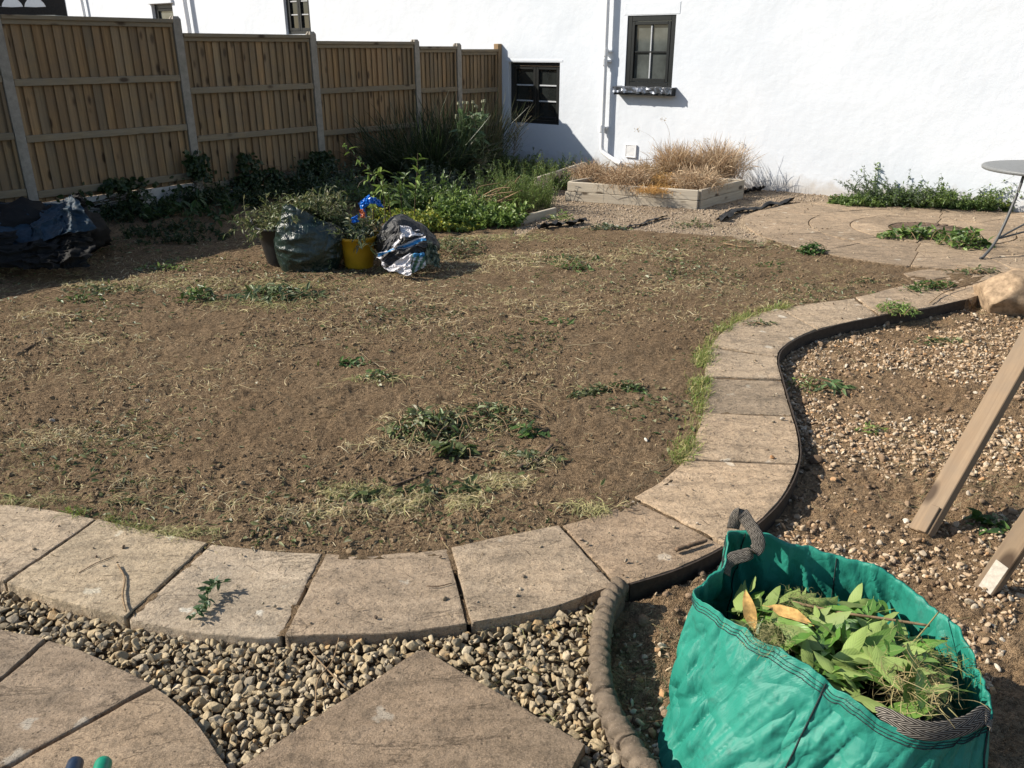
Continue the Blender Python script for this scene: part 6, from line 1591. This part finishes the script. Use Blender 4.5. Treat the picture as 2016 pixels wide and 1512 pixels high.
fp2 = region_pts(260, front_poly, lambda x, y: ((np.abs(x) < y * .7) & (y < 2.3) & (x > -.2)).astype(float) ); fp2 = fp2[~inside(slabs_front[0], fp2[:, 0], fp2[:, 1]) & ~inside(arc_poly, fp2[:, 0], fp2[:, 1])]; n = len(fp2)
az = R.uniform(0, 6.283, n); d = np.stack([np.cos(az), np.sin(az), R.uniform(-.1, .35, n)], 1)
V, F = ribbons(arcs(np.column_stack([fp2, np.full(n, -.025)]), unit(d), R.uniform(.02, .11, n), 6, R.uniform(0, .3, n), .12), R.uniform(.001, .0022, n), sphere_dirs(n))
stuff('gravel_litter', V, F, 'dry', rep(mixcol(n, [(.4, .32, .18), (.25, .2, .11), (.22, .22, .09)], .25), 12), False)

# grass left growing along the inner edge of the path
def grass_edge(name, i0_, i1_, n, offs, L0, cols, dens=None):
    k = R.uniform(i0_, i1_, n).astype(int); b = IN[k]; tn = unit(IN[np.minimum(k + 1, 599)] - IN[np.maximum(k - 1, 0)]); nl = np.stack([-tn[:, 1], tn[:, 0], np.zeros(n)], 1)
    if dens is not None: kk = R.uniform(0, 1, n) < dens(b); b, nl = b[kk], nl[kk]; n = len(b)
    p = b + nl * (R.normal(.0, 1, (n, 1)) * offs + offs * .45); p[:, 2] = soil_z(p[:, 0], p[:, 1])
    d = unit(np.array([0, 0, 1.0]) + R.normal(size=(n, 3)) * .55 - nl * .25)
    V, F = ribbons(arcs(p, d, R.uniform(.4, 1.2, n) * L0, 5, R.uniform(.1, .7, n), .08), R.uniform(.002, .0042, n), sphere_dirs(n) * [1, 1, .3])
    stuff(name, V, F, 'leaf', rep(mixcol(n, cols, .3), 10), False)
i_a, i_b = at_curve(IN, 1335, 912), at_curve(IN, 1560, 603)
GG = [(.17, .25, .045), (.26, .3, .08), (.10, .17, .03), (.48, .40, .19), (.36, .33, .12)]
grass_edge('grass', i_a, i_b, 6500, .034, .07, GG, lambda b: np.clip(.5 + 3.0 * fbm(b[:, 0] * 5, b[:, 1] * 5, 7, 3), .08, 1))
grass_edge('grass', at_curve(IN, 205, 1022), at_curve(IN, 300, 1046), 260, .025, .05, [(.2, .24, .06), (.4, .34, .16), (.13, .19, .04)])
grass_edge('grass', at_curve(IN, 130, 1006), at_curve(IN, 165, 1016), 90, .02, .045, [(.2, .26, .05), (.16, .22, .05)])
grass_edge('grass', 40, i_a, 900, .03, .05, [(.42, .35, .18), (.3, .27, .12), (.5, .42, .25)], lambda b: np.clip(fbm(b[:, 0] * 6, b[:, 1] * 6, 9, 3) * 3, 0, 1))

# ------------------------------------------------------------------ heaps of clippings, sprigs and sticks lying on the ground
def litter_heap(name, label, px_, py_, rx, ry, n, lL, lW, cols, h=.03, twigs=6, w=None, zfix=None, group='clippings lying on the ground', ang=0.0):
    c = P(px_, py_, zfix or 0); c[2] = float(soil_z(c[0], c[1])) if zfix is None else zfix
    o = thing(name, tuple(c), label, 'clippings', group)
    a = R.uniform(0, 6.283, n); rr = R.uniform(0, 1, n) ** .65; ux, uy = rx * rr * np.cos(a), ry * rr * np.sin(a)
    x = c[0] + ux * math.cos(ang) - uy * math.sin(ang); y = c[1] + ux * math.sin(ang) + uy * math.cos(ang)
    zz = (soil_z(x, y) if zfix is None else np.full(n, zfix)) + .004 + R.uniform(0, 1, n) * h * (1 - rr ** 2)
    d = sphere_dirs(n); d[:, 2] = d[:, 2] * .35 + .1
    V, F = leaves(np.stack([x, y, zz], 1), unit(d), sphere_dirs(n) * .6 + [0, 0, .8], R.uniform(.55, 1.2, n) * lL, R.uniform(.6, 1.15, n) * lW, .3, R.uniform(.1, .5, n))
    add('foliage', V, F, M['leaf'], o, False, rep(mixcol(n, cols, .25, w), 8))
    for k in range(twigs):
        a_ = c + np.array([R.uniform(-rx, rx), R.uniform(-ry, ry), 0]); th_ = R.uniform(0, 6.283); l_ = R.uniform(.5, 1.2) * max(rx, .1)
        q_ = np.array([a_ + np.array([math.cos(th_), math.sin(th_), 0]) * l_ * (s_ - .5) + R.normal(size=3) * .008 for s_ in np.linspace(0, 1, 6)])
        q_[:, 2] = (soil_z(q_[:, 0], q_[:, 1]) if zfix is None else zfix) + .006 + h * .7 * np.sin(np.linspace(0, math.pi, 6))
        V, F = tubes(resample(q_, 14), R.uniform(.0012, .003), 5); add('twig', V, F, M['stem_brown'], o, True)
    return o
G_OL = [(.06, .09, .028), (.10, .13, .042), (.16, .18, .075), (.04, .06, .02), (.28, .28, .15)]
G_PI = [(.08, .13, .04), (.14, .2, .065), (.22, .25, .11), (.34, .34, .19), (.045, .075, .025), (.15, .12, .06)]
G_FR = [(.05, .11, .025), (.08, .15, .035), (.035, .075, .018)]
for args in (
    ('clippings_heap', 'biggest heap of dark wilted clippings in the middle of the bare soil', 840, 845, .20, .14, 480, .05, .021, G_PI, .10, 34),
    ('clippings_heap', 'wilted leaves and twigs at the right of the biggest heap', 955, 822, .24, .16, 300, .045, .018, G_PI + [(.2, .12, .08)], .07, 34),
    ('clippings_heap', 'broad drooping leaves in front of the biggest heap', 890, 888, .09, .05, 46, .075, .038, G_OL[:3], .06, 4),
    ('clippings_heap', 'two large leaves lying right of the biggest heap', 1048, 848, .07, .04, 12, .09, .045, G_FR, .03, 2),
    ('clippings_heap', 'leafy twigs at the upper end of the long brown stick', 1040, 900, .14, .06, 60, .05, .022, G_OL, .03, 8),
    ('clippings_heap', 'straggling weed trail with a leafy tip on the right soil', 1165, 768, .16, .05, 170, .035, .014, G_OL, .04, 8, None, None, 'clippings lying on the ground', .55),
    ('clippings_heap', 'leafy end of the straggling weed trail on the right soil', 1235, 762, .11, .04, 90, .045, .016, G_FR + G_OL, .035, 5, None, None, 'clippings lying on the ground', -.5),
    ('clippings_heap', 'small scattered green leaves left of centre on the soil', 745, 738, .11, .07, 60, .045, .022, G_FR + G_OL, .03, 5),
    ('clippings_heap', 'pair of bright green weeds near the scattered leaves', 698, 713, .10, .05, 30, .05, .025, G_FR, .03, 3),
    ('clippings_heap', 'leaves mixed in cut grass at the near stick', 720, 972, .09, .05, 34, .055, .022, G_OL, .03, 4),
    ('clippings_heap', 'few leaves in the near arc of cut grass', 830, 965, .10, .06, 40, .05, .022, G_OL, .03, 5),
    ('clippings_heap', 'leaves near the right end of the near arc of cut grass', 925, 960, .10, .06, 34, .055, .02, G_OL, .03, 6),
    ('clippings_heap', 'long-leaved green sprays lying in front of the dark green bag', 545, 582, .34, .18, 210, .085, .026, [(.09, .13, .05), (.14, .18, .08), (.06, .09, .03), (.2, .24, .13)], .08, 8),
    ('clippings_heap', 'bushy green weed lying left of the long-leaved sprays', 392, 588, .16, .12, 110, .06, .025, G_MID + [(.16, .2, .1)], .09, 4),
    ('clippings_heap', 'pale leaves and weeds along the shadow edge at the left', 205, 572, .32, .16, 130, .06, .022, G_OL + [(.26, .28, .17)], .04, 6),
    ('clippings_heap', 'dark green weeds on the sunny side of the shadow edge', 160, 592, .2, .08, 60, .05, .018, G_MID, .04, 3),
    ('clippings_heap', 'pale clippings at the upper end of the shadow edge', 322, 528, .25, .12, 90, .05, .02, G_LIGHT + [(.3, .3, .2)], .04, 4),
    ('clippings_heap', 'withered clippings heaped right of the compost sack', 888, 492, .34, .32, 420, .05, .018, G_OL + WILT, .13, 22),
    ('clippings_heap', 'green scraps scattered on the far middle soil', 1120, 512, .3, .22, 110, .05, .022, G_FR + G_OL, .03, 6),
    ('clippings_heap', 'small dark weed lying on the far middle soil', 1135, 530, .14, .07, 40, .06, .025, G_MID, .04, 3),
    ('clippings_heap', 'green leaves lying left on the middle soil', 1085, 636, .16, .06, 26, .06, .022, G_MID, .03, 3),
    ('clippings_heap', 'dark green leafy clump where soil meets the circular paving', 1597, 497, .13, .09, 130, .055, .03, G_FR, .09, 3),
    ('clippings_heap', 'green leaves lying on the gravelly bed behind the stakes', 1645, 742, .12, .07, 26, .085, .03, [(.10, .17, .06), (.14, .2, .09)], .03, 2),
    ('clippings_heap', 'wilted weeds on the bed edge near the path bend', 1590, 735, .10, .10, 80, .035, .014, G_LIGHT + G_OL, .04, 4),
    ('clippings_heap', 'small tuft of weeds in the middle of the gravelly bed', 1715, 820, .08, .05, 50, .04, .008, G_LIGHT, .04, 2),
    ('clippings_heap', 'scraps of weeds on the far gravelly bed', 1860, 652, .2, .1, 70, .04, .018, G_MID + G_OL, .03, 4),
    ('clippings_heap', 'green leaves in the shadow between the two stakes', 1965, 1002, .10, .06, 20, .09, .04, G_FR, .03, 2),
    ('clippings_heap', 'small weeds by the low edging board', 1108, 430, .18, .1, 60, .08, .022, G_LIGHT, .1, 2),
    ('clippings_heap', 'weed scraps along the middle of the far lawn edge', 1195, 448, .25, .12, 120, .06, .025, G_GREY + G_OL, .06, 6),
    ('clippings_heap', 'weed scraps below the thin membrane strip', 1360, 442, .25, .14, 80, .05, .02, G_OL, .06, 10),
    ('clippings_heap', 'tiny green leaf scraps on the right of the soil', 1512, 520, .14, .06, 30, .05, .02, G_MID, .03, 3),
    ('clippings_heap', 'scrap of weeds beside the far bend of the path', 1700, 556, .12, .06, 50, .04, .016, G_OL, .04, 8)):
    litter_heap(*args)
zc_ = lambda y: float(lie(y)) + .022
for args in (
    ('clippings_heap', 'long pile of fresh green weeds across the circular paving', 1800, 470, .42, .10, 260, .085, .034, G_FR + G_LIGHT, .09, 4, None, zc_(8.0)),
    ('clippings_heap', 'bushy green weeds at the foot of the table leg', 1895, 485, .24, .2, 240, .085, .032, G_FR + G_LIGHT, .16, 5, None, zc_(7.7)),
    ('clippings_heap', 'bright sappy weed trailing over the path edge by the far bed', 1765, 612, .14, .13, 210, .055, .012, G_LIGHT, .07, 4, None, .0),
    ('clippings_heap', 'green weed trail lying along the far path towards the rock', 1830, 568, .28, .07, 190, .045, .018, G_MID, .06, 6, None, .0, 'clippings lying on the ground', .35),
    ('clippings_heap', 'weed scraps near the path by the rock', 1920, 538, .24, .06, 70, .05, .018, G_OL, .04, 7, None, .0),
    ('clippings_heap', 'dark scrap of weed on the path beside the grass strip', 1500, 638, .12, .03, 40, .035, .014, G_OL, .015, 4, None, .006)):
    litter_heap(*args)
# the wilted sprig on the near slab
pts = np.array([P(*p_, .012, slope=False) for p_ in ((455, 1150), (425, 1158), (412, 1170), (408, 1190), (395, 1208), (365, 1222))]); pts[:, 2] += [.012, .02, .02, .014, .01, .004]
plant('leafy_sprig', 'wilted dark green sprig lying on the near paving slab', 'sprig', pts[-1], resample(pts, 14)[None], .0022, [(.035, .075, .025), (.05, .1, .035), (.09, .14, .07)], .045, .022, 46, .05, .3, .8, (.14, .16, .06), up=.7)
def stick(label, px_list, r_, zs=None, m='bark', k=0):
    pts = []
    for i_, p_ in enumerate(px_list):
        q_ = P(*p_, 0); q_[2] = (float(soil_z(q_[0], q_[1])) if zs is None else zs) + r_ * .9; pts.append(q_)
    C_ = resample(pts, 18); C_[:, 2] += np.array([mnoise.noise((i_ * .4, label.__len__(), 0)) * r_ * .6 for i_ in range(18)])
    rr = r_ * np.array([1 + .18 * mnoise.noise((i_ * .7, 3, len(label))) for i_ in range(18)]); rr[-3:] *= [.95, .8, .6]
    V, F = tubes(C_, rr, 8); tag(add('stick', V, F, M[m], None, True, origin=pts[0]), label, 'stick', 'sticks lying about')
stick('long brown stick leaning across the right of the clippings', [(1020, 922), (1055, 905), (1088, 880)], .011)
stick('short thick grey stick in the near cut grass', [(684, 990), (715, 996), (752, 1003)], .0105)
stick('dark thin stick lying above the short thick one', [(738, 965), (790, 945), (853, 922)], .006)
stick('thin curved dark stick left of the biggest heap', [(700, 900), (730, 880), (762, 872)], .004)
stick('broken stick lying on the slab above the green bag', [(1330, 1089), (1358, 1080), (1391, 1070)], .0085, .006)
stick('bent pale twig lying over the slab edge and gravel', [(233, 1118), (247, 1145), (243, 1180), (250, 1212)], .0032, .012, 'stem_brown')
stick('thin dark twig on the near left slab', [(156, 1131), (190, 1112), (226, 1098)], .0015, .006)
stick('pale stick poking out of the soil at the far left', [(100, 668), (75, 676), (40, 690)], .006)
stick('long pale twig on the far right soil', [(1425, 480), (1470, 488), (1510, 486)], .007, None, 'stem_brown')
stick('twig lying across the shingle left of the diamond slab', [(605, 1268), (640, 1305), (680, 1345)], .0024, -.02, 'stem_brown')
stick('curved twig beside the diamond slab', [(620, 1390), (625, 1330), (655, 1290), (675, 1212)], .0022, -.018, 'stem_brown')
stick('thin forked twig on the middle of the near slab', [(840, 1158), (865, 1158), (890, 1152)], .002, .007)
stick('twig leaning over the path near the rock', [(1830, 600), (1870, 575), (1975, 548)], .004, .012, 'stem_brown')
stick('thin dark twig on the right end of the path bend', [(1225, 1003), (1245, 1010), (1262, 1008)], .002, .008)
# odd stones and a shard or two
def stone(label, px_, py_, r_, colr, z=None, m='pebble'):
    p_ = P(px_, py_, 0); p_[2] = (float(soil_z(p_[0], p_[1])) if z is None else z) + r_ * .35
    V, F, kv = pebbles(p_[None], np.array([r_]), 3); tag(add('loose_stone', V, F, M[m], None, True, rep(np.array([colr]), kv)), label, 'stone', 'odd stones lying about')
stone('white flint pebble on the soil left of the grass strip', 1272, 864, .015, (.6, .57, .5))
stone('pale stone on the left soil', 102, 822, .016, (.38, .33, .26))
stone('grey stone on the middle left soil', 290, 786, .016, (.3, .26, .21))
stone('white pebble on the near left soil', 401, 960, .009, (.6, .56, .5))
stone('red brick shard on the soil above the near path', 873, 1063, .012, (.22, .09, .055))
stone('white pebble on the path slab beside the bed', 1540, 828, .014, (.45, .4, .33), .004)
stone('orange pebble on the path slab beside the bed', 1520, 903, .012, (.4, .2, .08), .004)
stone('pale pebble on the path above the green bag', 1372, 1033, .008, (.4, .34, .27), .004)
stone('round pebble at the joint above the rope edging', 1144, 1064, .010, (.28, .21, .15), .002)
stone('brown flint on the slab corner near the rope edging', 1232, 1107, .010, (.3, .24, .18), .004)
stone('dark brown pebble at the slab front edge', 741, 1219, .009, (.12, .085, .06), .004)
stone('pale chip on the near left slab', 205, 1118, .008, (.4, .35, .27), .004)
stone('large white pebble on the bed left of the taller stake', 1790, 992, .016, (.6, .55, .46))
stone('dark lump of earth by the path edge above the bag', 1610, 880, .035, (.13, .09, .06), None, 'clod')
